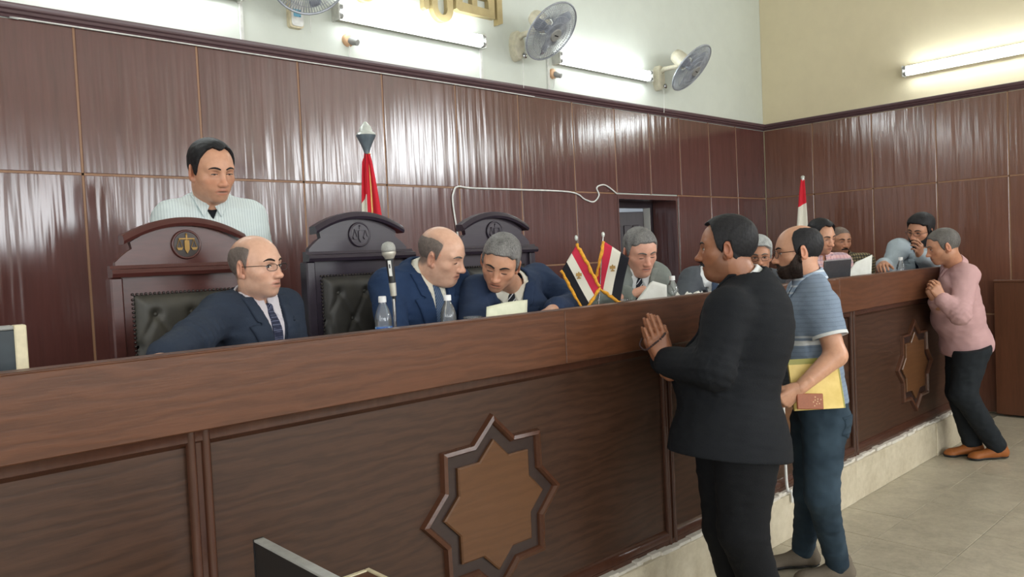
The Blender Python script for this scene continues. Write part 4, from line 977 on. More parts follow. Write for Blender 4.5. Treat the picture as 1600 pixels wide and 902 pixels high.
        extras.append(('eyelashes', MB().tube(lp, [.0008,.0013,.0018,.002,.002,.002,.0018,.0013,.0008], 5), 'lash', None, 180))
    G = H.get('glasses')
    if G and not far:
        fy = .1; rx, rz, rt, mm, shape = G; fr = MB(); ln = []
        cy = surf(.031, .0)+.018
        for s in (-1,1):
            def rim(t):
                c, si = math.cos(t), math.sin(t); p = shape
                return (s*.0335+rx*math.copysign(abs(c)**p, c), cy-.004*abs(c)*0-(abs(s*.0335+rx*c)-.0335)*.18, -.004+rz*math.copysign(abs(si)**p, si))
            loop = [T(rim(2*math.pi*i/28)) for i in range(28)]; fr.tube(loop, rt, 6, True)
            ln.append(MB().add(loop+[T((s*.0335, cy, -.004))], [(i,(i+1)%28,28) for i in range(28)]))
            hx = s*(.0335+rx); fr.tube([T((hx, cy-.005, .002)), T((s*.073, cy-.018, .004)), T((s*.0795, .02, .004)), T((s*.081,-.012,.004)), T((s*.079,-.026,-.012))], rt*1.0, 6)
        fr.tube([T((-.0335+rx, cy+.001, .001)), T((0, cy+.005, .004)), T((.0335-rx, cy+.001, .001))], rt, 6)
        extras.append(('glasses', fr, mm, [('lens', l) for l in ln], 180))
    b0 = np.array(base)
    for nm, parts, mt in todo: mesh_obj(nm, parts, mt, parent, base, {'tco':('v',[parts[0][0]])})
    for nm, m, mt, subs, sm in extras:
        m.v = [tuple(np.array(p)-b0) for p in m.v]; o = m.build(nm, mt, parent, sm)
        for sb in subs or []:
            if sb[0] == 'iris':
                _, mm2, ec, rr, gz = sb; q = MB(); q.ball((0,0,0), (1,1,1), 12, 6); ic = ec+np.array([rr[0]*gz[0], rr[1]*.62, rr[2]*gz[1]])
                q.v = [tuple(T(ic+np.array([.0060,.0036,min(.0060,rr[2]*.97)])*np.array(p))-b0) for p in q.v]; q.build('iris', 'iris_dark', o, 180)
            else:
                l = sb[1]; l.v = [tuple(np.array(p)-b0) for p in l.v]; l.build('lens', 'spectacle_lens', o, None)
    return head, hd, R, tf
thin_clear('spectacle_lens', (.96,.97,.98,1), .12)
plain('frame_silver', srgb(150,150,150), .3, .9); plain('frame_black', srgb(24,24,26), .3); plain('frame_brown', srgb(60,36,28), .3)
# ---------------------------------------------------------------- hands
def hand_mesh(W, fdir, palm, side, h, curl=(.25,.3,.35,.4), spread=.05, thumb=(.6,.35,.25), sc=1.0, flex=None, tb=(.35,.3)):
    """W wrist, fdir along the metacarpals, palm = direction the palm faces; side +1: thumb on the +x side"""
    f = nrm(fdir); pn = np.array(palm, float); pn = nrm(pn-f*(pn@f)); R = np.stack([np.cross(f,-pn), f, -pn], 1)
    s = side; S = Shape(); kn = [(.029,.092,.002),(.0085,.097,.005),(-.012,.093,.003),(-.031,.083,-.001)]; ln = [.072,.080,.074,.057]; rr = [.0086,.009,.0085,.0074]
    S.add(cap((0,-.05,0), (0,.005,0), .027,.025), .02)
    for i, k in enumerate(kn): S.add(cap((k[0]*.5*s,.012,0), (k[0]*s,k[1],k[2]), .016,.0118), .014)
    S.add(cap((.012*s,.018,-.008), (.026*s,.045,-.010), .016,.013), .014); S.add(cap((-.02*s,.02,-.007), (-.028*s,.07,-.006), .013,.010), .012)
    for i, k in enumerate(kn):
        p = np.array([k[0]*s,k[1],k[2]]); a = 0; sp = spread*(1.5-i)*s; cl = curl[i] if hasattr(curl[i],'__len__') else (curl[i]*.9,curl[i]*1.2,curl[i]*.8)
        for j, q in enumerate((.46,.30,.24)):
            a += cl[j]; d = np.array([math.sin(sp)*math.cos(a), math.cos(sp)*math.cos(a), -math.sin(a)]); e = p+d*ln[i]*q; S.add(cap(p, e, rr[i]*(1-.07*j), rr[i]*(1-.07*(j+1))), .0045 if j else .006); p = e
    p = np.array([.022*s,.022,-.008]); a, b = tb   # a: outward swing, b: towards the palm
    for j, (l, r0, r1) in enumerate(((.042,.0145,.0115),(.032,.0108,.0098),(.026,.0098,.008))):
        d = np.array([math.sin(thumb[0]-.25*j*thumb[1])*s*math.cos(b+.3*j*thumb[2]), math.cos(thumb[0]-.25*j*thumb[1])*math.cos(b+.3*j*thumb[2]), -math.sin(b+.3*j*thumb[2])]); e = p+d*l; S.add(cap(p, e, r0, r1), .006 if j else .012); p = e
    lo, hi = S.bounds(); g = Grid(lo, hi, h/sc); P, Q = g.mesh(g.evals(S)); return np.array(W)+sc*(P @ R.T), Q
# ---------------------------------------------------------------- whole person
def person(S):
    base = np.array(S['base'], float); root_parent = None
    neck = np.array(S['neck'], float); pel = np.array(S['pelvis'], float); up = neck-pel; L = np.linalg.norm(up); a = math.radians(S['tyaw'])
    R = frame((math.cos(a), math.sin(a), 0), up); toL = lambda p: R.T @ (np.array(p, float)-pel); tw = lambda P: pel+P @ R.T
    kz = L/.50; g = S.get('girth', 1.0); be = S.get('belly', 0.0); sw = S.get('shw', .185); hv = S.get('h', .008)
    tors = Shape()
    tors.add(ell((0,0,.0), (.165*g,.118*g,.13)), .05); tors.add(ell((0,.012+be*.55,.15*kz), (.15*g+be*.5,.108*g+be,.15*kz)), .07); tors.add(ell((0,.006,.32*kz), (.158*g,.114*g,.17*kz)), .07)
    shl = {}
    for s, nm in ((-1,'l'),(1,'r')):
        j = toL(S['sh_'+nm]) if 'sh_'+nm in S else np.array([s*sw, -.005, .445*kz]); shl[nm] = j
        tors.add(cap(j*np.array([.86,1,1]), (s*.055,-.012,.47*kz), .058*g**.5,.055), .05); tors.add(ell((s*.085*g,.05,.34*kz), (.08*g,.062,.09)), .05)
        tors.add(cap(j*np.array([.75,1,1])+np.array([0,0,.004]), (s*.03,-.022,.485*kz), .042,.040), .05)
    if S.get('back'): tors.add(ell((0,-S['back'],.33*kz), (.15*g,.10*g,.18*kz)), .06)
    arm = {}
    for s, nm in ((-1,'l'),(1,'r')):
        A = S.get('arm_'+nm)
        E, Wp = (toL(A[0]), toL(A[1])) if A else (shl[nm]+np.array([s*.06,.02,-.27]), shl[nm]+np.array([s*.02,.2,-.36]))
        arm[nm] = (shl[nm], E, Wp)
    legs = {nm: tuple(toL(p) for p in S['leg_'+nm]) for nm in ('l','r') if 'leg_'+nm in S}
    ar = S.get('armr', 1.0)
    def arms(sh, grow, stop=None, r=(.053,.043,.033)):
        for nm, (s0, E, Wp) in arm.items():
            sh.add(cap(s0, E, (r[0]+grow)*ar, (r[1]+grow)*ar), .06)
            if stop != 'elbow': sh.add(cap(E, Wp+(E-Wp)*(stop or 0), (r[1]+grow)*ar, (r[2]+grow)*ar), .03)
            if stop is None: pass
    parts = []; cols = []
    sk = np.array(S['head']['skin'][:3])
    # body core (skin) inside the clothes, limbs included
    core = Shape(); core.ops = list(tors.ops)
    bare = S.get('bare', False)
    body = Shape(); body.ops = list(core.ops)
    for nm, (s0, E, Wp) in arm.items(): body.add(cap(s0, E, .047*ar,.042*ar), .03); body.add(cap(E, Wp, .044*ar,.027*ar), .02)
    for nm, (hp, kn, an) in legs.items(): body.add(cap(hp, kn, .07,.05), .03); body.add(cap(kn, an, .048,.034), .02)
    lo, hi = body.bounds(); gb = Grid(lo, hi, S.get('hb', .022)); d = gb.evals(body)
    # keep the core well under the clothes on the trunk
    if bare: gb = Grid(lo, hi, .0085); d = gb.evals(body)
    tr = gb.evals(core); d = np.where(tr < .02, d+.02*np.clip((.02-tr)/.04, 0, 1), d)
    P, Q = gb.mesh(d+(.0 if bare else .006)); parts.append((tw(P), Q)); cols.append(np.tile(sk, (len(P),1)))
    body_o = thing(S['name'] if 'name' in S else 'person', S['label'], 'person', tuple(base)) if False else None
    root = bpy.data.objects.new('person', bpy.data.meshes.new('person')); COL.objects.link(root); root.location = tuple(base); tag(root, S['label'], 'person')
    hp, hd, HR, htf = head_parts(S['head'], neck-R[:,2]*.03+R[:,1]*-.005, S.get('hh', .0032), root, base, S.get('far', False))
    parts.append(hp[:2]); cols.append(hp[2])
    for nm, sd in (('l',-1),('r',1)):
        hs = S.get('hand_'+nm)
        if True:
            hs = dict(hs) if hs else dict(dir=R @ nrm(arm[nm][2]-arm[nm][1]), palm=(.1,-.2,-1) if abs((R @ nrm(arm[nm][2]-arm[nm][1]))[2]) < .8 else (1,0,0), curl=(.4,.45,.5,.55), hm=2.0); W = tw(arm[nm][2][None])[0]; v, q = hand_mesh(W, hs.pop('dir'), hs.pop('palm'), hs.pop('side', -sd), S.get('hh', .0032)*.9*hs.pop('hm', 1), **hs); parts.append((v, q)); cols.append(np.tile(sk*np.array(S.get('handtint', (1,1,1))), (len(v),1)))
    tmp = mesh_obj('person_body', parts, 'skin', None, base, {'skincol':('c', cols)}); me = tmp.data; bpy.data.objects.remove(tmp); old = root.data; root.data = me; bpy.data.meshes.remove(old); me.name = 'person'
    # ---- clothes
    O = S['outfit']; nbl = toL(neck); headL = toL(S['head']['pos'])
    na = nrm(headL+np.array([0,-.02,-.05])-(nbl+np.array([0,-.01,-.03]))); n0 = nbl+np.array([0,-.010,-.018])   # neck axis
    nks = max(1.0, S['head'].get('neckr', .053)*S['head'].get('s', 1)*1.1/.067)
    def neck_coords(X, Y, Z):
        px, py, pz = X-n0[0], Y-n0[1], Z-n0[2]; t = px*na[0]+py*na[1]+pz*na[2]; fx = np.array([1,0,0])-na*na[0]; fx = nrm(fx); fy = np.cross(na, fx)
        u = px*fx[0]+py*fx[1]+pz*fx[2]; v = px*fy[0]+py*fy[1]+pz*fy[2]; return t, np.sqrt(u*u+v*v)/nks, np.arctan2(np.abs(u), v)
    ztop = .50*kz
    def wing(X, Y, Z, dsurf, up_=0.0):
        # collar leaf lying on the chest: triangle in (|x|, z)
        T_ = [(.006,ztop-.022+up_), (.036,ztop-.080+up_), (.085,ztop+.02+up_)]; A_ = np.abs(X); sd = -1
        for i in range(3):
            (x0,z0), (x1,z1) = T_[i], T_[(i+1)%3]; ln = math.hypot(x1-x0, z1-z0); sd = np.maximum(sd, -((x1-x0)*(Z-z0)-(z1-z0)*(A_-x0))/ln)
        return np.maximum(np.maximum(dsurf-.009, -(dsurf+.001)), np.maximum(sd, -Y))
    def add_mesh(name, grid, d, mat, sm=0):
        P, Q = grid.mesh(d, sm)
        if len(P) == 0: return None
        return mesh_obj(name, [(tw(P), Q)], mat, root, base, {'tco':('v',[P])})
    def folds(gr, amp): 
        X, Y, Z = gr.X, gr.Y, gr.Z; f = 0
        for nm, (s0, E, Wp) in arm.items():       # creases gathering at the elbow
            for p, q, L_ in ((s0, E, 1), (Wp, E, 1)):
                dr = nrm(q-p); u = (X-q[0])*dr[0]+(Y-q[1])*dr[1]+(Z-q[2])*dr[2]; r2 = (X-q[0])**2+(Y-q[1])**2+(Z-q[2])**2
                f = f+np.exp(-r2/.012)*np.sin(u*190+2.2*wob(X, Y, Z, .09))*.8
        return amp*f+ amp*(.7*wob(X, Y, Z, .11, (1,1,1.5))+.45*wob(X+.3, Y, Z, .05, (.6,.6,1.7)))
    trims = []
    if O['type'] == 'suit':
        jk = Shape(); jk.ops = list(tors.ops); zc = O.get('hem', -.08)
        if zc < -.1: jk.add(ell((0,.0+be*.3,-.06), (.178*g+be*.45,.13*g+be*.9,.22)), .06); jk.add(ell((0,.0+be*.25,zc-.02), (.182*g+be*.4,.135*g+be*.8,.16)), .06)
        nt = len(jk.ops); arms(jk, .012, .10); lo, hi = jk.bounds(); lo[2] = max(lo[2], min(zc-.02, min(arm[k][j][2]-.07 for k in arm for j in (1,2)))); gr = Grid(lo-.012, hi+.012, hv)
        X, Y, Z = gr.X, gr.Y, gr.Z; dt = Shape(); dt.ops = jk.ops[:nt]; da = Shape(); da.ops = jk.ops[nt:]; fo = folds(gr, O.get('fold', .0035)); dt = gr.evals(dt, .02)-.010+fo; da = gr.evals(da, .03)-.010+fo
        d = np.maximum(dt, zc-Z)
        zv = O.get('v', .22)*kz; w = np.interp(gr.ax[2], [zv, ztop-.03, ztop+.05], [0,.056,.08]).astype(f32)[None,None,:]*O.get('vw',1)
        ax_ = np.abs(X)
        d = np.maximum(d, np.minimum(w-ax_, Y+.005))          # open the V
        t, r, az = neck_coords(X, Y, Z)                                            # coat collar round the nape
        rc = .0905-.16*t; col = np.maximum(np.abs(r-rc)-.0075, np.maximum(t-.020+.014*np.cos(az), -.04-t)); col = np.where(az > math.radians(64), col, .1); d = smin(d, col.astype(f32), .008)
        d = np.maximum(d, -(np.maximum(r-.083, -t-.006)))                             # neck hole
        d = smin(d, da, .045)
        add_mesh('jacket', gr, d, O['jacket'])
        for sg in (-1,1):
            gq = Grid((-.005 if sg > 0 else -.17, -.02, zv-.05), (.17 if sg > 0 else .005, .22+be, ztop+.03), O.get('hq', .0048)); X, Y, Z = gq.X, gq.Y, gq.Z; tq = Shape(); tq.ops = jk.ops[:nt]; dq = gq.evals(tq, .02)-.010+folds(gq, O.get('fold', .0035)); ax_ = X*sg
            w_ = np.interp(gq.ax[2], [zv-.03, zv, ztop-.03, ztop+.05], [-.004,0,.056,.08])[None,None,:]*O.get('vw',1); l_ = np.interp(gq.ax[2], [zv-.04, zv, zv+.10, ztop-.088, ztop-.084, ztop+.0], [.0,.014,.058,.088,.052,.050])[None,None,:]
            sl = Z-(ztop-.088+.30*(ax_-.07)); nt_ = np.where(ax_ > w_+.036, .004-np.abs(sl), -.1)
            lp = np.maximum(np.maximum(dq-.0085, -(dq+.004)), np.maximum(np.maximum(w_-ax_, ax_-(w_+l_)), np.maximum(-Y+.0, np.maximum(nt_, Z-ztop-.012)))); add_mesh('lapel', gq, lp, O['jacket'], 2)
        # shirt front and collar
        ex = [(-.085,.085)]; gs = Grid((-.11,-.11,zv-.05), (.11,.20+be,ztop+.09), O.get('hs', .0046)); X, Y, Z = gs.X, gs.Y, gs.Z
        ds = gs.evals(tors, .02)-.0015; ws = np.interp(gs.ax[2], [zv-.04, ztop-.03, ztop+.05], [.012,.075,.10])[None,None,:]*O.get('vw',1); ds = smax(ds, np.maximum(np.abs(X)-ws, -Y), .004)
        t, r, az = neck_coords(X, Y, Z); rc = .0785-.27*t; gap = np.interp(np.degrees(az), [0,6,10,15,40,75,180], [.08,.03,-.008,-.042,-.030,-.014,-.01]); collar = np.maximum(np.abs(r-rc)-.0048, np.maximum(t-.040-.014*(az/3.14), gap-t))
        ds = np.minimum(np.maximum(ds, -(np.maximum(r-.062, -t))), np.minimum(collar, wing(X, Y, Z, gs.evals(tors, .02)))); add_mesh('shirt', gs, ds, O['shirt'], 1)
        if O.get('tie'):
            gt = Grid((-.05,-.02,zv-.06), (.05,.22+be,ztop+.06), .0035); X, Y, Z = gt.X, gt.Y, gt.Z; dsh = gt.evals(tors, .02)-.0015
            wt = np.interp(gt.ax[2], [zv-.06, ztop-.10, ztop-.02], [.036,.024,.012])[None,None,:]; dtie = np.maximum(dsh-.0055, np.maximum(np.abs(X)-wt, np.maximum(Z-(ztop-.03), -Y)))
            fd = nrm(np.array([0,1,0])-na*na[1]); kp = n0+na*.004+fd*.076; kq = n0-na*.032+fd*.088
            kn = Shape().add(cap(kp, kq, .0175,.0125), .01).add(cap(kq, np.array([0, kq[1]+.006, kq[2]-.04]), .011,.013), .01); dtie = smin(dtie, gt.evals(kn), .006); add_mesh('tie', gt, dtie, O['tie'], 1)
        for nm in ('l','r'):
            if S.get('hand_'+nm):
                _, E, Wp = arm[nm]; dr = nrm(Wp-E); p0, p1 = tw((Wp-dr*.05)[None])[0]-base, tw((Wp-dr*-.004)[None])[0]-base
                MB().cyl(p0, p1, .036*ar, .0345*ar, 20, caps=False).build('shirt_cuff', O['shirt'], root, 60).modifiers.new('thick','SOLIDIFY').thickness = .003
        if O.get('button', True):
            for zz in O.get('btns', (zv-.015, zv-.11)):
                yy = np.linspace(.4,-.05,226); v = tors.pts(np.full(226,.004), yy, np.full(226,zz))-.012; i = np.argmax(v < 0); c = tw(np.array([[.004, yy[i]+.004, zz]]))[0]-base
                if zz > O.get('hem',-.08)+.02: MB().lathe([(.0,0),(.011,0),(.011,.003),(.007,.004),(0,.0035)], c, tuple(R[:,1]), 12).build('jacket_button', 'black_plastic', root, 40)
    else:
        zc = O.get('hem', -.12); slv = O.get('sleeve', 'long'); sh = Shape(); sh.ops = list(tors.ops)
        if zc < -.06: sh.add(ell((0,.0+be*.35,zc+.03), (.162*g+be*.4,.116*g+be*.8,.14)), .06)
        nt = len(sh.ops)
        if slv == 'long': arms(sh, .010, .06)
        else:
            for nm, (s0, E, Wp) in arm.items(): sh.add(cap(s0, s0+(E-s0)*slv, .066*ar, .062*ar), .045)
        lo, hi = sh.bounds(); gr = Grid(lo-.012, hi+.012, hv); X, Y, Z = gr.X, gr.Y, gr.Z; ts = Shape(); ts.ops = sh.ops[:nt]; dt = gr.evals(ts, .02)-.006; d = gr.evals(sh, .02)-.006+folds(gr, O.get('fold', .0035))
        if slv != 'long':
            for nm, (s0, E, Wp) in arm.items():      # flat sleeve ends
                dr = nrm(E-s0); q = (X-s0[0])*dr[0]+(Y-s0[1])*dr[1]+(Z-s0[2])*dr[2]; rad = np.sqrt(np.maximum((X-s0[0])**2+(Y-s0[1])**2+(Z-s0[2])**2-q*q, 0)); ln = np.linalg.norm(E-s0)*slv
                near = (rad < .11) & (dt > -.012); d = np.where(near, np.maximum(d, q-ln), d)
        if O.get('trim'):
            for nm, (s0, E, Wp) in arm.items():
                dr = nrm(E-s0); c = s0+(E-s0)*slv; t0 = tw((c-dr*.012)[None])[0]-base; t1 = tw((c+dr*.003)[None])[0]-base; MB().cyl(t0, t1, .070*ar, .0705*ar, 28, caps=False).build('sleeve_trim', O['trim'], root, 60).modifiers.new('thick','SOLIDIFY').thickness = .003
        oa = d < dt-.004; d = np.where((Z < zc) & (dt < .03) & ~oa, np.maximum(d, zc-Z+.012*np.sin(Y*14)), d)
        pk = np.maximum(dt-.0035, np.maximum(np.abs(X)-.017, zc+.01-Z)); 
        if O.get('placket', True): d = np.where(Y > 0, np.minimum(d, np.where(Z > O.get('plz', -1), pk, .1)), d)
        op = O.get('open', .05); w = np.interp(gr.ax[2], [ztop-.03-op, ztop+.03], [0,.055])[None,None,:]; d = np.maximum(d, np.minimum(w-np.abs(X), Y))
        t, r, az = neck_coords(X, Y, Z); d = np.maximum(d, -np.maximum(r-.066, -t))
        add_mesh(O.get('piece','shirt'), gr, d, O['shirt'])
        gs = Grid((-.12,-.12,ztop-.11), (.12,.16,ztop+.10), .0042); X, Y, Z = gs.X, gs.Y, gs.Z; t, r, az = neck_coords(X, Y, Z); t = t-O.get('colt', .018); rc = .0765-.24*t; gp = O.get('colgap', 14)
        gap = np.interp(np.degrees(az), [0,gp-6,gp,gp+24,80,180], [.08,.03,-.042,-.030,-.008,-.008]); add_mesh('collar', gs, np.minimum(np.maximum(np.abs(r-rc)-.0048, np.maximum(t-.038-.012*(az/3.14), gap-t)), wing(X, Y, Z, gs.evals(tors, .02)-.006, .01)), O.get('collar', O['shirt']), 1)
        if O.get('under'):
            gu = Grid((-.07,-.08,ztop-.14), (.07,.16,ztop+.03), .005); X, Y, Z = gu.X, gu.Y, gu.Z; du = gu.evals(tors, .02)+.002; t, r, az = neck_coords(X, Y, Z); du = np.maximum(smin(du, (np.maximum(r-.0615, np.abs(t)-.012)).astype(f32), .01), np.maximum(np.abs(X)-.06, -Y)); add_mesh('undershirt', gu, du, O['under'])
        if O.get('btns'):
            for zz in O['btns']:
                yy = np.linspace(.4,-.05,226); v = tors.pts(np.full(226,.0), yy, np.full(226,zz))-.0085; i = np.argmax(v < 0); c = tw(np.array([[.0, yy[i]+.0025, zz]]))[0]-base
                MB().lathe([(.0,0),(.0058,0),(.0058,.002),(.0,.0025)], c, tuple(R[:,1]), 10).build('shirt_button', 'plastic_white', root, 40)
    # trousers and shoes
    if legs:
        tr = Shape(); ga = O.get('legr', 1.0)
        tr.add(ell((0,-.005+be*.2,.0), (.150*g+be*.2,.106*g+be*.4,.13)), .05)
        for nm, (hp_, kn, an) in legs.items():
            tr.add(cap(hp_, kn, .092*ga,.066*ga), .035); tr.add(cap(kn, an, .066*ga,.05*ga), .03); tr.add(ell(hp_+np.array([0,-.03,.02]), (.078*ga**.5,.078*ga**.5,.10)), .04)
        lo, hi = tr.bounds(); gr = Grid(lo-.01, hi+.01, S.get('hl', .010 if base[2] < .1 else .016)); X, Y, Z = gr.X, gr.Y, gr.Z; d = gr.evals(tr)+folds(gr, O.get('lfold', .004)); d = np.maximum(d, Z-O.get('waist', .06))
        for nm, (hp_, kn, an) in legs.items():
            dr = nrm(an-kn); q = (X-an[0])*dr[0]+(Y-an[1])*dr[1]+(Z-an[2])*dr[2]; rad = np.sqrt((X-an[0])**2+(Y-an[1])**2+(Z-an[2])**2); d = np.where(rad < .12, np.maximum(d, q-.02), d)
        add_mesh('trousers', gr, d, O['trousers'])
        if O.get('pocket'):
            gp_ = Grid((-.22,-.26,-.22), (.22,.02,.02), .005); X, Y, Z = gp_.X, gp_.Y, gp_.Z; dp_ = gp_.evals(tr)+folds(gp_, O.get('lfold', .004)); sh_ = np.maximum(dp_-.0045, -(dp_+.003))
            for sg in (-1,1): add_mesh('back_pocket', gp_, np.maximum(sh_, np.maximum(np.maximum(np.abs(X*sg-.115)-.052, Y+.03), np.maximum(Z+.045, -.155-Z+.5*np.abs(X*sg-.115)))), O['trousers'], 1)
        for nm, (hp_, kn, an) in legs.items():
            if 'toe_'+nm in S:
                A = tw(an[None])[0]; td = nrm(list(S['toe_'+nm])+[0]); fz = base[2]; sd = np.array([-td[1], td[0], 0]); 
                F_ = Shape(); c0 = np.array([A[0],A[1],fz])
                loc = lambda x, y, z: c0+td*y+sd*x+np.array([0,0,z])
                F_.add(cap(loc(0,-.045,.045), loc(0,.03,.05), .037,.038), .02).add(cap(loc(0,.03,.045), loc(.004,.15,.025), .037,.034), .03).add(ell(loc(.004,.165,.022), (.042,.042,.026)), .03).add(cap(loc(0,-.04,.05), loc(0,-.03,.10), .036,.037), .02)
                lo, hi = F_.bounds(); gf = Grid(lo, hi, .006 if fz < .1 else .011); d = gf.evals(F_); d = np.maximum(d, fz+.004-gf.Z); P, Q = gf.mesh(d); mesh_obj('shoe', [(P, Q)], O['shoe'], root, base, {'tco':('v',[P])})
                gf = Grid(lo-.01, hi+.01, .006 if fz < .1 else .011); d = gf.evals(F_)-.006; d = np.maximum(np.maximum(d, fz+.0-gf.Z), gf.Z-(fz+.018)); P, Q = gf.mesh(d); mesh_obj('shoe_sole', [(P, Q)], O.get('sole','black_plastic'), root, base, {'tco':('v',[P])})
    return root
# ================================================================== the people in the room
hair_mat('hair_crop', srgb(84,76,72), srgb(118,106,100)); cloth('navy_suit', srgb(44,52,66)); cloth('navy_bright', srgb(36,54,84)); cloth('navy_dark', srgb(42,55,80)); cloth('grey_suit', srgb(122,128,124)); cloth('charcoal_suit', srgb(82,86,92)); cloth('pale_blazer', srgb(162,174,182)); cloth('black_suit', srgb(25,27,31), var=.06); cloth('black_trousers', srgb(22,23,26)); cloth('dark_trousers', srgb(34,38,42)); cloth('navy_knit', srgb(24,32,48))
cloth('shirt_white', srgb(214,216,216), .7, var=.03); cloth('shirt_cream', srgb(216,212,198), .7, var=.03); cloth('shirt_lilac', srgb(206,200,206), .7, var=.03); cloth('tee_black', srgb(28,30,36))
cloth('shirt_stripe', srgb(206,216,216), .7, var=.03, pattern=stripes('X', .0115, .18, srgb(136,152,160), .5))
cloth('shirt_pink', srgb(190,152,152), .75, var=.05); cloth('shirt_plaid', srgb(212,176,176), .75, pattern=both(stripes('X', .028, .3, srgb(180,110,118), .4), stripes('Z', .028, .3, srgb(110,120,150), .4)))
cloth('shirt_check', srgb(150,136,104), .75, pattern=both(stripes('X', .022, .45, srgb(48,46,44), .75), stripes('Z', .022, .45, srgb(48,46,44), .75)))
def polo_pat(n, v, col):
    col = stripes('Z', .019, .25, srgb(92,104,120), .28)(n, v, col)
    sx = n.n('ShaderNodeSeparateXYZ'); n.l(v, sx.inputs[0])
    mr = n.n('ShaderNodeMapRange'); mr.inputs[1].default_value = 0; mr.inputs[2].default_value = .5; n.l(sx.outputs['Z'], mr.inputs[0])
    band = n.ramp(mr.outputs[0], [(0,(0,0,0)),(.555,(0,0,0)),(.56,(1,1,1)),(.60,(1,1,1)),(.605,(0,0,0)),(.625,(0,0,0)),(.63,(.6,.6,.6)),(.645,(.6,.6,.6)),(.65,(0,0,0))]); return n.mix(band, col, srgb(222,224,224))
cloth('polo_cloth', srgb(126,140,158), .85, pattern=polo_pat); cloth('polo_collar', srgb(148,164,184), .85, pattern=stripes('Z', .03, .25, srgb(210,216,220), .8))
def denim_pat(n, v, col): return n.mix(n.ramp(n.noise(v, 5, 3), [(.42,(0,0,0)),(.7,(.6,.6,.6))]), col, srgb(72,90,104))
cloth('denim', srgb(40,54,66), .85, 500, .12, denim_pat)
cloth('tie_dots', srgb(40,44,66), .5, pattern=dots(150, srgb(120,124,150))); cloth('tie_blue', srgb(64,82,110), .5, pattern=diag(.012,.3,srgb(110,124,146),.7)); cloth('tie_stripe', srgb(24,26,36), .5, pattern=diag(.03,.14,srgb(196,196,200)))
cloth('leather_tan', srgb(150,90,48), .45, 60); cloth('leather_shoe', srgb(32,28,28), .35, 60); cloth('suede_grey', srgb(112,102,90), .9, 200)

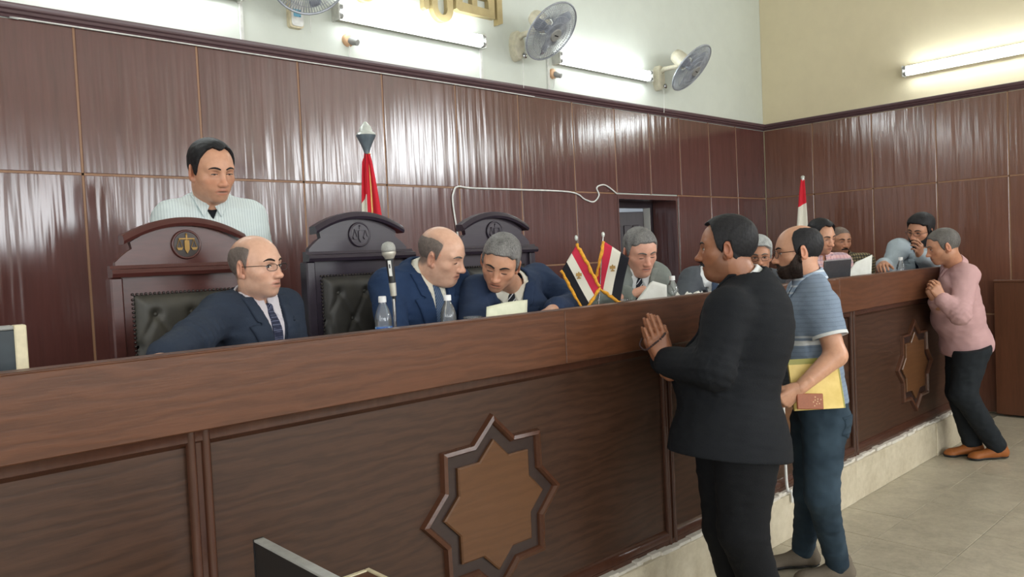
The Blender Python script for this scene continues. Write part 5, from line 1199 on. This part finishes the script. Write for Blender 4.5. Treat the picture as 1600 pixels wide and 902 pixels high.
PEOPLE = [
    dict(base=(1.293, 2.907, 0.45), neck=(1.311, 2.86, 1.495), pelvis=(1.293, 2.907, 1.025), tyaw=-68.6, head=dict(skin=srgb(216,172,148), hair='horse', hairmat='hair_crop', taper=0.04, hairt=0.003, scalp=('horse', srgb(92,82,78), 0.8), pitch=0, roll=2, s=0.98, stubble=0.22, glasses=(0.0245, 0.0135, 0.0011, 'frame_black', 0.75), open=0.75, gaze=(0.25, 0), jaw=0.98, browmat='hair_brown', nose=1.0, pos=(1.298, 2.8, 1.612), yaw=-64.9), label='balding seated man in glasses, navy suit and dotted tie, looking to the right', shw=0.172, girth=0.97, h=0.007, hh=0.0032, outfit=dict(type='suit', jacket='navy_suit', shirt='shirt_lilac', tie='tie_dots', trousers='black_trousers', shoe='leather_shoe', v=0.16), arm_r=((0.99, 2.66, 1.373), (0.827, 2.48, 1.344)), arm_l=((1.455, 2.86, 1.244), (1.283, 2.62, 1.187)), leg_l=((1.377, 2.94, 1.025), (1.377, 2.58, 0.95), (1.377, 2.62, 0.54)), toe_l=(0.0, -1.0), leg_r=((1.209, 2.874, 1.025), (1.209, 2.514, 0.95), (1.209, 2.554, 0.54)), toe_r=(0.0, -1.0)),
    dict(base=(2.08, 2.92, 0.45), neck=(2.086, 2.82, 1.554), pelvis=(2.08, 2.92, 1.084), tyaw=-86.5, head=dict(skin=srgb(216,172,148), hair='horse', hairmat='hair_crop', taper=0.04, hairt=0.003, scalp=('horse', srgb(100,90,86), 0.8), pitch=20, roll=10, s=1.02, fat=0.006, stubble=0.12, open=0.2, jaw=1.05, browmat='hair_salt', nose=1.08, neckr=0.062, pos=(2.117, 2.72, 1.627), yaw=-65.9), label='bald heavy man in bright navy suit bending to read beside the microphone', shw=0.2, girth=1.1, belly=0.03, h=0.0075, hh=0.0033, outfit=dict(type='suit', jacket='navy_bright', shirt='shirt_cream', tie='tie_blue', trousers='black_trousers', shoe='leather_shoe', v=0.16), arm_r=((1.807, 2.66, 1.266), (1.78, 2.44, 1.268)), arm_l=((2.238, 2.76, 1.237), (1.994, 2.52, 1.231)), leg_l=((2.17, 2.925, 1.084), (2.17, 2.565, 0.95), (2.17, 2.605, 0.54)), toe_l=(0.0, -1.0), leg_r=((1.99, 2.915, 1.084), (1.99, 2.555, 0.95), (1.99, 2.595, 0.54)), toe_r=(0.0, -1.0)),
    dict(base=(2.63, 2.816, 0.45), neck=(2.528, 2.72, 1.487), pelvis=(2.63, 2.816, 1.017), tyaw=-136.9, head=dict(skin=srgb(204,154,126), hair='full', hairmat='hair_grey', hairt=0.008, hairtop=0.006, pitch=27, roll=-14, s=1.0, stubble=0.15, open=0.2, jaw=1.05, fat=0.003, browmat='hair_black', pos=(2.333, 2.58, 1.582), yaw=-138.1), label='grey-haired man in navy suit leaning forward over a sheet of paper', shw=0.195, girth=1.05, h=0.0075, hh=0.0033, sh_l=(2.768, 2.78, 1.487), sh_r=(2.307, 2.74, 1.449), outfit=dict(type='suit', jacket='navy_dark', shirt='shirt_cream', tie='tie_stripe', trousers='black_trousers', shoe='leather_shoe', v=0.14), arm_l=((2.795, 2.56, 1.356), (2.469, 2.4, 1.365)), arm_r=((2.113, 2.52, 1.261), (2.063, 2.34, 1.295)), hand_l=dict(dir=(-0.92, -0.3, -0.12), palm=(0, -0.25, -1), curl=(0.45, 0.5, 0.55, 0.6), thumb=(0.5, 0.3, 0.3)), leg_l=((2.691, 2.75, 1.017), (2.691, 2.39, 0.95), (2.691, 2.43, 0.54)), toe_l=(1.0, 0.0), leg_r=((2.569, 2.882, 1.017), (2.569, 2.522, 0.95), (2.569, 2.562, 0.54)), toe_r=(0.0, -1.0)),
    dict(base=(3.504, 2.751, 0.45), neck=(3.396, 2.647, 1.516), pelvis=(3.504, 2.751, 1.046), tyaw=-136.1, head=dict(skin=srgb(214,162,140), hair='full', hairmat='hair_grey', hairt=0.006, hairtop=0.004, pitch=22, roll=3, s=1.0, fat=0.006, jaw=1.08, open=0.2, browmat='hair_salt', w=1.05, pos=(3.339, 2.581, 1.605), yaw=-116.3), label='grey-haired man in pale grey suit and striped tie writing on papers', shw=0.2, girth=1.1, belly=0.02, h=0.0085, hh=0.0037, sh_r=(3.288, 2.677, 1.49), sh_l=(3.493, 2.594, 1.458), outfit=dict(type='suit', jacket='grey_suit', shirt='shirt_white', tie='tie_stripe', trousers='charcoal_suit', shoe='leather_shoe', v=0.16), arm_r=((3.105, 2.647, 1.318), (3.088, 2.474, 1.39)), arm_l=((3.404, 2.477, 1.298), (3.21, 2.356, 1.302)), hand_r=dict(dir=(0.85, -0.35, 0.25), palm=(0.15, -0.2, -1), curl=(0.8, 0.9, 1.0, 1.1), thumb=(0.35, 0.3, 0.5)), leg_l=((3.566, 2.686, 1.046), (3.566, 2.37, 0.95), (3.566, 2.41, 0.54)), toe_l=(1.0, 0.0), leg_r=((3.442, 2.816, 1.046), (3.442, 2.456, 0.95), (3.442, 2.496, 0.54)), toe_r=(0.0, -1.0)),
    dict(base=(4.453, 2.792, 0.45), neck=(4.314, 2.735, 1.467), pelvis=(4.453, 2.792, 0.997), tyaw=-157.6, head=dict(skin=srgb(204,154,126), hair='full', hairmat='hair_salt', pitch=20, s=0.93, open=0.5, pos=(4.282, 2.66, 1.586), yaw=-168.2), label='man in charcoal suit almost hidden behind the standing man in black', shw=0.215, girth=1.08, h=0.01, hh=0.0045, outfit=dict(type='suit', jacket='charcoal_suit', shirt='shirt_white', tie='tie_blue', trousers='charcoal_suit', shoe='leather_shoe', v=0.15, fold=0.005), sh_r=(4.106, 2.787, 1.414), arm_r=((3.893, 2.731, 1.256), (3.861, 2.542, 1.254)), arm_l=((4.396, 2.59, 1.227), (4.174, 2.524, 1.23)), leg_l=((4.487, 2.709, 0.997), (4.487, 2.37, 0.95), (4.487, 2.41, 0.54)), toe_l=(1.0, 0.0), leg_r=((4.419, 2.875, 0.997), (4.419, 2.515, 0.95), (4.419, 2.555, 0.54)), toe_r=(0.0, -1.0)),
    dict(base=(4.896, 2.787, 0.45), neck=(4.781, 2.708, 1.412), pelvis=(4.896, 2.787, 0.942), tyaw=-145.5, head=dict(skin=srgb(186,136,108), hair='full', hairmat='hair_silver', hairt=0.012, hairtop=0.014, pitch=8, s=0.98, w=0.93, jaw=0.92, mous=0.006, mousmat='hair_black', stubble=0.3, glasses=(0.023, 0.015, 0.0011, 'frame_brown', 0.8), open=0.6, browmat='hair_salt', pos=(4.706, 2.661, 1.541), yaw=-147.5), label='thin grey-haired man with glasses and moustache facing the camera', shw=0.185, girth=0.95, h=0.01, hh=0.0044, outfit=dict(type='suit', jacket='charcoal_suit', shirt='shirt_white', trousers='charcoal_suit', shoe='leather_shoe', v=0.16, button=False), arm_r=((4.484, 2.778, 1.176), (4.429, 2.625, 1.167)), arm_l=((4.797, 2.488, 1.173), (4.565, 2.498, 1.159)), leg_l=((4.947, 2.713, 0.942), (4.947, 2.37, 0.95), (4.947, 2.41, 0.54)), toe_l=(1.0, 0.0), leg_r=((4.845, 2.861, 0.942), (4.845, 2.501, 0.95), (4.845, 2.541, 0.54)), toe_r=(0.0, -1.0)),
    dict(base=(5.716, 2.797, 0.45), neck=(5.648, 2.698, 1.503), pelvis=(5.716, 2.797, 1.033), tyaw=-124.5, head=dict(skin=srgb(204,154,126), hair='recede', hairmat='hair_black', hairt=0.012, hairtop=0.01, pitch=14, roll=4, s=1.0, w=0.95, open=0.3, stubble=0.3, nose=1.15, pos=(5.6, 2.656, 1.65), yaw=-112.6), label='dark-haired man in pink plaid shirt looking down at the papers', shw=0.19, girth=0.98, h=0.01, hh=0.0044, outfit=dict(type='shirt', shirt='shirt_plaid', trousers='dark_trousers', shoe='leather_shoe', hem=-0.05, fold=0.004), arm_r=((5.355, 2.724, 1.236), (5.317, 2.554, 1.221)), arm_l=((5.735, 2.509, 1.259), (5.483, 2.469, 1.228)), leg_l=((5.79, 2.746, 1.033), (5.79, 2.386, 0.95), (5.79, 2.426, 0.54)), toe_l=(1.0, 0.0), leg_r=((5.642, 2.848, 1.033), (5.642, 2.488, 0.95), (5.642, 2.528, 0.54)), toe_r=(0.0, -1.0)),
    dict(base=(6.53, 2.944, 0.45), neck=(6.472, 2.888, 1.483), pelvis=(6.53, 2.944, 1.013), tyaw=-136.0, head=dict(skin=srgb(186,136,108), hair='full', hairmat='hair_shaved', hairt=0.003, scalp=('full', srgb(92,82,78), 0.8), pitch=6, s=0.96, mous=0.006, mousmat='hair_black', open=0.3, stubble=0.25, browmat='hair_black', pos=(6.392, 2.875, 1.617), yaw=-127.8), label='moustached man in dark checked shirt seated behind the man in plaid', shw=0.19, girth=1.0, h=0.011, hh=0.0046, outfit=dict(type='shirt', shirt='shirt_check', trousers='dark_trousers', shoe='leather_shoe', hem=-0.05, fold=0.004), arm_r=((6.223, 2.943, 1.251), (6.09, 2.792, 1.223)), arm_l=((6.584, 2.746, 1.272), (6.34, 2.696, 1.223)), leg_l=((6.593, 2.879, 1.013), (6.593, 2.519, 0.95), (6.593, 2.559, 0.54)), toe_l=(0.0, -1.0), leg_r=((6.467, 3.009, 1.013), (6.467, 2.649, 0.95), (6.467, 2.689, 0.54)), toe_r=(0.0, -1.0)),
    dict(base=(6.605, 2.406, 0.45), neck=(6.489, 2.328, 1.534), pelvis=(6.605, 2.406, 1.064), tyaw=-146.3, head=dict(skin=srgb(186,136,108), hair='full', hairmat='hair_black', hairt=0.012, hairtop=0.012, pitch=12, roll=-8, s=1.0, beard=0.009, beardmat='hair_black', mous=0.005, glasses=(0.0235, 0.0145, 0.0012, 'frame_black', 0.8), open=0.5, pos=(6.421, 2.263, 1.667), yaw=-190.6), label='bearded man in pale grey blazer resting his hand at his mouth', shw=0.205, girth=1.03, h=0.01, hh=0.0044, outfit=dict(type='suit', vw=0.55, jacket='pale_blazer', shirt='navy_knit', trousers='dark_trousers', shoe='leather_shoe', v=0.12, button=False), sh_r=(6.324, 2.4, 1.536), sh_l=(6.624, 2.257, 1.513), arm_r=((6.148, 2.404, 1.351), (5.918, 2.348, 1.436)), arm_l=((6.464, 2.207, 1.372), (6.26, 2.211, 1.482)), hand_r=dict(dir=(-0.93, -0.3, -0.1), palm=(0, -0.3, -1), curl=(0.4, 0.45, 0.5, 0.6), thumb=(0.5, 0.3, 0.3)), hand_l=dict(dir=(-0.75, -0.2, 0.62), palm=(0.1, 0.9, 0.35), curl=(0.6, 0.7, 0.8, 0.9), thumb=(0.4, 0.3, 0.4)), leg_l=((6.655, 2.331, 1.064), (6.655, 2.37, 0.95), (6.655, 2.41, 0.54)), toe_l=(1.0, 0.0), leg_r=((6.555, 2.481, 1.064), (6.555, 2.37, 0.95), (6.555, 2.41, 0.54)), toe_r=(1.0, 0.0)),
    dict(base=(1.4, 3.46, 0.45), label='standing man in pale striped shirt behind the brown chair', neck=(1.404, 3.46, 1.919), pelvis=(1.424, 3.54, 1.369), tyaw=-106.1, head=dict(skin=srgb(204,154,126), hair='recede', hairmat='hair_black', hairt=0.007, hairtop=0.006, pitch=14, roll=3, s=1.09, stubble=0.3, open=0.35, jaw=1.08, fat=0.004, pos=(1.388, 3.38, 2.037), yaw=-86.3, neckr=0.06), shw=0.205, girth=1.1, belly=0.02, h=0.0075, hh=0.0033, outfit=dict(type='shirt', shirt='shirt_stripe', trousers='dark_trousers', shoe='leather_shoe', hem=-0.08, waist=0.0, btns=(0.4, 0.32, 0.24), under='tee_black', open=0.05, colgap=20), sh_r=(1.222, 3.46, 1.834), sh_l=(1.581, 3.44, 1.842), arm_r=((1.19, 3.42, 1.623), (1.236, 3.28, 1.564)), arm_l=((1.609, 3.4, 1.604), (1.479, 3.22, 1.537)), leg_l=((1.515, 3.514, 1.339), (1.491, 3.414, 0.95), (1.491, 3.434, 0.54)), toe_l=(-0.277, -0.961), leg_r=((1.333, 3.566, 1.339), (1.309, 3.466, 0.95), (1.309, 3.486, 0.54)), toe_r=(-0.277, -0.961)),
    dict(base=(2.82, 1.66, 0), neck=(2.878, 1.691, 1.467), pelvis=(2.778, 1.698, 0.883), tyaw=-257.6, head=dict(skin=srgb(152,104,78), hair='recede', hairmat='hair_black', hairt=0.012, hairtop=0.004, pitch=0, roll=0, s=1.04, fat=0.006, jaw=1.05, mous=0.004, stubble=0.5, open=0.7, nose=1.1, neckr=0.064, pos=(2.826, 1.746, 1.601), yaw=-241.3), label='heavy standing man in black suit with hands together and prayer beads', shw=0.225, girth=1.2, belly=0.075, back=0.07, armr=1.2, h=0.0075, hh=0.0033, handtint=(0.96, 0.92, 0.9), outfit=dict(type='suit', jacket='black_suit', shirt='shirt_white', trousers='black_trousers', shoe='leather_shoe', v=0.2, hem=-0.12, fold=0.003, button=False, legr=1.42, waist=-0.06), sh_l=(2.648, 1.64, 1.364), sh_r=(3.087, 1.736, 1.339), arm_l=((2.555, 1.646, 1.145), (2.585, 1.891, 1.155)), arm_r=((2.932, 1.974, 1.072), (2.64, 1.95, 1.152)), hand_l=dict(dir=(-0.2, 0.22, 0.95), palm=(0.68, 0.73, -0.02), curl=(0.05, 0.05, 0.06, 0.1), spread=-0.01, thumb=(0.22, 0.1, 0.1), sc=1.1, tb=(0.3, 0.05)), hand_r=dict(dir=(-0.2, 0.22, 0.95), palm=(-0.68, -0.73, -0.02), curl=(0.05, 0.05, 0.06, 0.1), spread=-0.01, thumb=(0.22, 0.1, 0.1), sc=1.1, tb=(0.3, 0.05)), leg_l=((2.712, 1.619, 0.804), (2.684, 1.628, 0.491), (2.84, 1.6, 0.09)), leg_r=((2.83, 1.779, 0.756), (2.828, 1.791, 0.428), (2.9, 1.78, 0.09)), toe_l=(-0.75, 0.66), toe_r=(-0.75, 0.66)),
    dict(base=(3.58, 1.72, 0), neck=(3.467, 1.715, 1.43), pelvis=(3.471, 1.682, 0.871), tyaw=-233.7, head=dict(skin=srgb(204,154,126), hair='horse_hi', hairmat='hair_black', hairt=0.007, pitch=4, roll=0, s=0.99, beard=0.009, beardmat='hair_brown', mous=0.004, glasses=(0.0235, 0.0175, 0.0016, 'frame_brown', 0.9), open=0.8, nose=1.05, neckr=0.058, pos=(3.439, 1.749, 1.571), yaw=-233.0), label='bearded man in blue polo shirt and jeans holding a yellow folder', shw=0.185, girth=1.02, belly=0.025, armr=1.08, h=0.007, hh=0.0033, bare=True, outfit=dict(type='shirt', piece='polo_shirt', shirt='polo_cloth', collar='polo_collar', trousers='denim', shoe='suede_grey', sole='black_plastic', hem=0.012, sleeve=0.62, fold=0.003, open=0.09, plz=0.34, waist=0.05, legr=1.08, trim='shirt_white', pocket=1, lfold=0.005), sh_l=(3.349, 1.601, 1.327), arm_l=((3.325, 1.53, 1.112), (3.165, 1.617, 0.987)), arm_r=((3.637, 1.837, 1.044), (3.501, 1.903, 0.931)), hand_l=dict(dir=(-0.62, 0.52, -0.58), palm=(0.6, 0.75, 0.2), curl=(0.9, 0.95, 1.0, 1.0), thumb=(0.4, 0.2, 0.2), tb=(0.3, 0.2)), leg_l=((3.403, 1.631, 0.793), (3.358, 1.629, 0.467), (3.56, 1.66, 0.09)), leg_r=((3.534, 1.754, 0.755), (3.528, 1.768, 0.399), (3.62, 1.86, 0.09)), toe_l=(-0.7, 0.71), toe_r=(-0.7, 0.71)),
    dict(base=(6.28, 1.8, 0), neck=(6.161, 1.944, 1.407), pelvis=(6.285, 1.909, 0.869), tyaw=-246.5, head=dict(skin=srgb(186,136,108), hair='full', hairmat='hair_salt', hairt=0.006, pitch=14, roll=-4, s=1.03, stubble=0.25, open=0.5, jaw=1.05, fat=0.003, browmat='hair_salt', neckr=0.06, pos=(6.04, 1.982, 1.545), yaw=-237.8), label='grey-haired man in pink shirt and tan shoes leaning on the bench end', shw=0.2, girth=1.12, belly=0.05, armr=1.15, h=0.009, hh=0.0044, outfit=dict(type='shirt', shirt='shirt_pink', trousers='dark_trousers', shoe='leather_tan', hem=-0.09, fold=0.004, legr=1.3, waist=-0.03, lfold=0.005), sh_l=(6.04, 1.834, 1.329), arm_l=((5.859, 1.824, 1.074), (5.841, 1.929, 1.18)), arm_r=((6.285, 2.052, 0.996), (5.98, 2.017, 1.161)), hand_l=dict(dir=(-0.25, 0.35, 0.9), palm=(0.6, 0.75, 0.1), curl=(0.5, 0.55, 0.6, 0.7), thumb=(0.4, 0.2, 0.2)), hand_r=dict(dir=(-0.2, 0.3, 0.93), palm=(-0.6, -0.75, 0), curl=(0.5, 0.55, 0.6, 0.7), thumb=(0.4, 0.2, 0.2)), leg_l=((6.168, 1.851, 0.791), (6.084, 1.885, 0.492), (6.3, 1.74, 0.09)), leg_r=((6.344, 1.959, 0.765), (6.279, 1.975, 0.468), (6.3, 1.9, 0.09)), toe_l=(-0.72, 0.69), toe_r=(-0.72, 0.69)),
]
for S in PEOPLE: person(S)
FOLDER = [(3.207, 1.68, 1.092), (3.386, 1.541, 1.104), (3.331, 1.512, 0.877), (3.15, 1.654, 0.891)]
PHONE = [(3.139, 1.62, 0.966), (3.231, 1.548, 0.959), (3.217, 1.543, 0.892), (3.126, 1.615, 0.9)]
BEADS = [(2.584, 2.006, 1.241), (2.545, 1.987, 1.219), (2.513, 1.934, 1.207), (2.519, 1.896, 1.232), (2.539, 1.872, 1.257), (2.592, 1.891, 1.274), (2.635, 1.934, 1.278)]
# ================================================================== papers, computers, things held, foreground furniture
n = N('paper_white'); v = n.coord(); n.set(n.ramp(n.noise(v, 20, 3), [(.3, srgb(222,222,214)), (.7, srgb(236,236,230))]), .8, 0, .2)
n = N('paper_cream'); v = n.coord(); n.set(n.ramp(n.noise(v, 20, 3), [(.3, srgb(214,216,190)), (.7, srgb(228,228,204))]), .8, 0, .2)
n = N('ink_grey'); n.set(srgb(150,150,150), .8)
def sheet(name, label, cat, corners, mat, bow=.008, group=None, thick=.0012, lines=0):
    """corners: bottom-left, bottom-right, top-right, top-left in world space"""
    a, b, c, d = [Vector(p) for p in corners]; o = (a+b)/2; nn = (b-a).cross(d-a).normalized()
    t = thing(name, label, cat, tuple(o), 0, group)
    f = lambda u, v: (a*(1-u)*(1-v)+b*u*(1-v)+c*u*v+d*(1-u)*v)-o+nn*(bow*math.sin(math.pi*u)*(.4+.6*v))
    vs = [f(i/10, j/8) for j in range(9) for i in range(11)]; fs = [(j*11+i,j*11+i+1,j*11+i+12,j*11+i+11) for j in range(8) for i in range(10)]
    q = MB().add(vs, fs).build('page', mat, t, 180); so = q.modifiers.new('thick','SOLIDIFY'); so.thickness = thick; so.offset = 0
    for k in range(lines):
        z = .88-.1*k; l = MB(); w_ = .35 if k % 3 == 2 else .8
        l.add([f(.1,z)+nn*.0012, f(.1+w_,z)+nn*.0012, f(.1+w_,z-.022)+nn*.0012, f(.1,z-.022)+nn*.0012], [(0,1,2,3)]); l.build('text_line', 'ink_grey', q)
    return t
sheet('paper_sheet', 'cream sheet of paper held up by the grey-haired man in navy', 'paper', [(2.035,2.36,1.30),(2.265,2.36,1.31),(2.335,2.42,1.418),(2.10,2.42,1.405)], 'paper_cream', .012)
P_ = thing('paper_stack', 'white papers lifted by the man writing in grey suit', 'papers', (3.05,2.36,1.24))
for k in range(3):
    cs = [Vector(p)-Vector((3.05,2.36,1.24))+Vector((.006*k-.006,.012*k,-.004*k)) for p in ((2.99,2.375,1.33),(3.137,2.267,1.30),(3.140,2.269,1.436),(3.088,2.313,1.459))]
    f = lambda u, v: cs[0]*(1-u)*(1-v)+cs[1]*u*(1-v)+cs[2]*u*v+cs[3]*(1-u)*v
    vs = [f(i/8, j/8) for j in range(9) for i in range(9)]; o = MB().add(vs, [(j*9+i,j*9+i+1,j*9+i+10,j*9+i+9) for j in range(8) for i in range(8)]).build('page', 'paper_white', P_, 180); o.modifiers.new('thick','SOLIDIFY').thickness = .001
o = MB().box(-.16,.08,-.06,.11,0,.10,.003).build('page_pile', 'paper_white', P_)
cr = thing('crumpled_paper', 'crumpled white paper lying right of the bottle near the charcoal suit', 'paper', (3.36,2.28,1.24))
vs = []; rr_ = random.Random(4)
for j in range(9):
    for i in range(13): vs.append((-.10+.2*i/12, -.06+.12*j/8, .13+.02*math.sin(i*1.3)*math.cos(j*1.1)+rr_.uniform(-.006,.006)))
o = MB().add(vs, [(j*13+i,j*13+i+1,j*13+i+14,j*13+i+13) for j in range(8) for i in range(12)]).build('page', 'paper_white', cr, 30); o.modifiers.new('thick','SOLIDIFY').thickness = .0015
MB().box(-.09,.09,-.05,.06,0,.118,.004).build('file_pile', 'paper_cream', cr)
sheet('paper_sheet', 'white sheet of paper held up by the bearded man in pale blazer', 'paper', [(5.50,2.455,1.345),(5.645,2.325,1.355),(5.66,2.32,1.509),(5.57,2.40,1.462)], 'paper_white', .01)
# laptops
n = N('laptop_dark'); v = n.coord(); n.set(n.ramp(n.noise(v, 40, 2), [(.3, srgb(50,52,56)), (.7, srgb(60,62,66))]), .4); plain('laptop_silver', srgb(176,178,180), .35, .6)
n = N('screen_dark'); n.set(srgb(18,20,24), .15)
def laptop(label, c, rz, w_, hgt, tilt):
    t = thing('laptop', label, 'laptop', c, rz, 'laptops on the bench desk')
    def ob(m, nm, mt, p=t, sm=None): o = m.build(nm, mt, None, sm); o.parent = p; return o
    ob(MB().box(-w_/2,w_/2,0,.24,0,.018,.004), 'base', 'laptop_silver'); kb = ob(MB().box(-w_/2+.02,w_/2-.02,.03,.15,.018,.0195), 'keyboard', 'black_plastic')
    ca, sa = math.cos(tilt), math.sin(tilt)
    lid = ob(MB().obox((0,-.01-sa*hgt/2,.018+ca*hgt/2), (1,0,0), (0,ca,sa), (0,-sa,ca), (w_/2,.004,hgt/2), .002), 'lid', 'laptop_dark')
    ob(MB().obox((0,-.01-sa*hgt/2+.0045*ca,.018+ca*hgt/2+.0045*sa), (1,0,0), (0,ca,sa), (0,-sa,ca), (w_/2-.012,.0006,hgt/2-.014)), 'screen', 'screen_dark', lid)
    ob(MB().obox((0,-.01-sa*hgt,.018+ca*hgt), (1,0,0), (0,ca,sa), (0,-sa,ca), (w_/2,.0045,.003)), 'lid_edge', 'laptop_silver', lid)
    return t
laptop('dark laptop with raised lid in front of the man in plaid shirt', (5.02,2.31,1.24), math.radians(2), .42, .235, .10)
laptop('dark laptop seen edge-on before the moustached man in glasses', (4.42,2.35,1.24), math.radians(20), .34, .215, .22)
# monitor at the left end
mn = thing('computer_monitor', 'dark monitor in a cream frame at the left end of the bench', 'monitor', (.26,2.52,1.24))
def mno(m, nm, mt, p=mn): o = m.build(nm, mt, None); o.parent = p; return o
plain('monitor_back', srgb(36,46,52), .4)
mno(MB().box(-.10,.10,-.07,.09,0,.015,.005), 'stand_base', 'plastic_cream'); mno(MB().box(-.03,.03,.0,.03,.01,.08), 'stand_neck', 'plastic_cream')
pb = mno(MB().box(-.215,.205,-.012,.02,.045,.228,.004), 'panel', 'monitor_back')
for x0_, x1_, z0_, z1_ in ((.192,.222,.03,.238),(-.232,-.202,.03,.238),(-.202,.192,.03,.05)): mno(MB().box(x0_,x1_,-.018,.026,z0_,z1_,.003), 'frame_bar', 'plastic_cream')
mno(MB().box(-.202,.192,-.018,.026,.226,.238,.003), 'frame_bar', 'plastic_grey')
# yellow folder and phone held by the man in the polo shirt
n = N('folder_yellow'); v = n.coord(); n.set(n.ramp(n.noise(v, 14, 4), [(.3, srgb(214,184,98)), (.7, srgb(236,210,132))]), .55); n = N('folder_edge'); n.set(srgb(150,146,70), .5); plain('phone_case', srgb(150,84,52), .5, 0, .1, 120)
fc_ = [Vector(p) for p in FOLDER]; o_ = sum(fc_, Vector())/4; ux_ = (fc_[1]-fc_[0]+fc_[2]-fc_[3]).normalized(); uz_ = (fc_[0]-fc_[3]); uz_ = (uz_-ux_*uz_.dot(ux_)).normalized(); un_ = ux_.cross(uz_)
W_ = ((fc_[1]-fc_[0]).length+(fc_[2]-fc_[3]).length)/4; H_ = ((fc_[0]-fc_[3]).length+(fc_[1]-fc_[2]).length)/4
fo = thing('document_folder', 'yellow document folder held by the man in the blue polo shirt', 'folder', tuple(o_))
for k, mt in ((0,'folder_yellow'),(1,'paper_white'),(2,'folder_yellow')):
    g_ = .002*k; MB().obox(-un_*(.004*k)*-1*0+un_*(.0045*(k-1)), ux_, un_, uz_, (W_-(.004 if k == 1 else 0), .002 if k != 1 else .0018, H_-(.004 if k == 1 else 0)), .0006).build(('back_cover','page_pile','front_cover')[k], mt, fo)
MB().obox(uz_*(H_-.012)+un_*.0068, ux_, un_, uz_, (W_,.0006,.012)).build('top_band', 'folder_edge', fo); MB().obox(ux_*(W_-.004)+un_*.0068, ux_, un_, uz_, (.003,.0006,H_)).build('side_band', 'folder_edge', fo)
pc_ = [Vector(p) for p in PHONE]; po = sum(pc_, Vector())/4; px_ = (pc_[1]-pc_[0]+pc_[2]-pc_[3]).normalized(); pz_ = pc_[0]-pc_[3]; pz_ = (pz_-px_*pz_.dot(px_)).normalized(); pn_ = px_.cross(pz_); PW, PH = (pc_[1]-pc_[0]).length/2, (pc_[0]-pc_[3]).length/2
ph = thing('mobile_phone', 'phone in a brown patterned case held against the yellow folder', 'phone', tuple(po))
MB().obox((0,0,0), px_, pn_, pz_, (PW,.005,PH), .003).build('case', 'phone_case', ph); MB().obox(-pn_*.0055, px_, pn_, pz_, (PW-.004,.0008,PH-.004)).build('screen', 'screen_dark', ph)
for k in range(9):
    a_ = k*2.4; rr2 = .006+.0022*k; MB().obox(px_*(PW*.45+rr2*math.cos(a_)*.9)+pz_*(rr2*math.sin(a_))+pn_*.0052, px_, pn_, pz_, (.0028,.0008,.0028), .0006).build('case_motif', 'socket_peach', ph)
# prayer beads round the hands of the man in black
plain('bead_brown', srgb(48,26,26), .3)
bd = thing('prayer_beads', 'string of dark brown prayer beads wrapped round the joined hands', 'beads', BEADS[0])
pb_ = catmull(BEADS, 10); o0 = Vector(BEADS[0]); m = MB(); acc = 0; last = pb_[0]; m.ball(tuple(last-o0), .0048, 8, 6)
for p in pb_[1:]:
    if (p-last).length > .0085: m.ball(tuple(p-o0), .0048, 8, 6); last = p
o = m.build('bead_row', 'bead_brown', bd, 180); o['kind'] = 'stuff'
MB().tube([p-o0 for p in pb_], .0012, 5).build('string', 'bead_brown', bd)
# wooden gate standing against the side wall
gt = thing('wooden_gate', 'low brown wooden gate standing by the side wall at the right edge', 'gate', (7.88,2.17,0))
def go(m, nm, mt='gate_wood', p=gt): o = m.build(nm, mt, None); o.parent = p; return o
go(MB().box(-.016,.016,-1.24,0,.012,1.19,.003), 'board'); go(MB().box(-.022,.022,-1.25,.006,1.19,1.21,.004), 'top_cap')
for y in (-.08,-1.16): go(MB().box(.016,.05,y-.035,y+.035,.0,1.15,.003), 'stile')
# counsel desk in the foreground: brown top with cream edging and a raised black side board
n = N('board_black'); v = n.coord(); n.set(n.mix(n.ramp(n.noise(v, 9, 6, .7), [(.6,(0,0,0)),(.72,(.4,.4,.4))]), srgb(30,28,28), srgb(70,68,66)), .5)
ds = thing('counsel_desk', 'foreground desk with cream-edged brown top and raised black side board', 'desk', (.80,1.1,0))
def dso(m, nm, mt, p=ds): o = m.build(nm, mt, None); o.parent = p; return o
dso(MB().box(-.012,.012,-.35,.70,.25,.945,.002), 'side_board', 'board_black'); dso(MB().box(-.0125,.0125,-.35,.705,.945,.951,.001), 'edge_strip', 'plastic_grey'); dso(MB().box(-.013,.013,.70,.706,.25,.951), 'edge_strip', 'black_plastic')
dso(MB().box(.013,.335,-.35,.765,.725,.749), 'desk_top', 'rail_wood')
dso(MB().box(.335,.35,-.35,.78,.722,.752,.002), 'edging', 'plastic_cream'); dso(MB().box(.013,.335,.765,.78,.722,.752,.002), 'edging', 'plastic_cream')
for x, y in ((.03,-.32),(.32,-.32),(.03,.67),(.32,.74)): dso(MB().box(x-.018,x+.018,y-.018,y+.018,0,.725), 'leg', 'black_plastic')
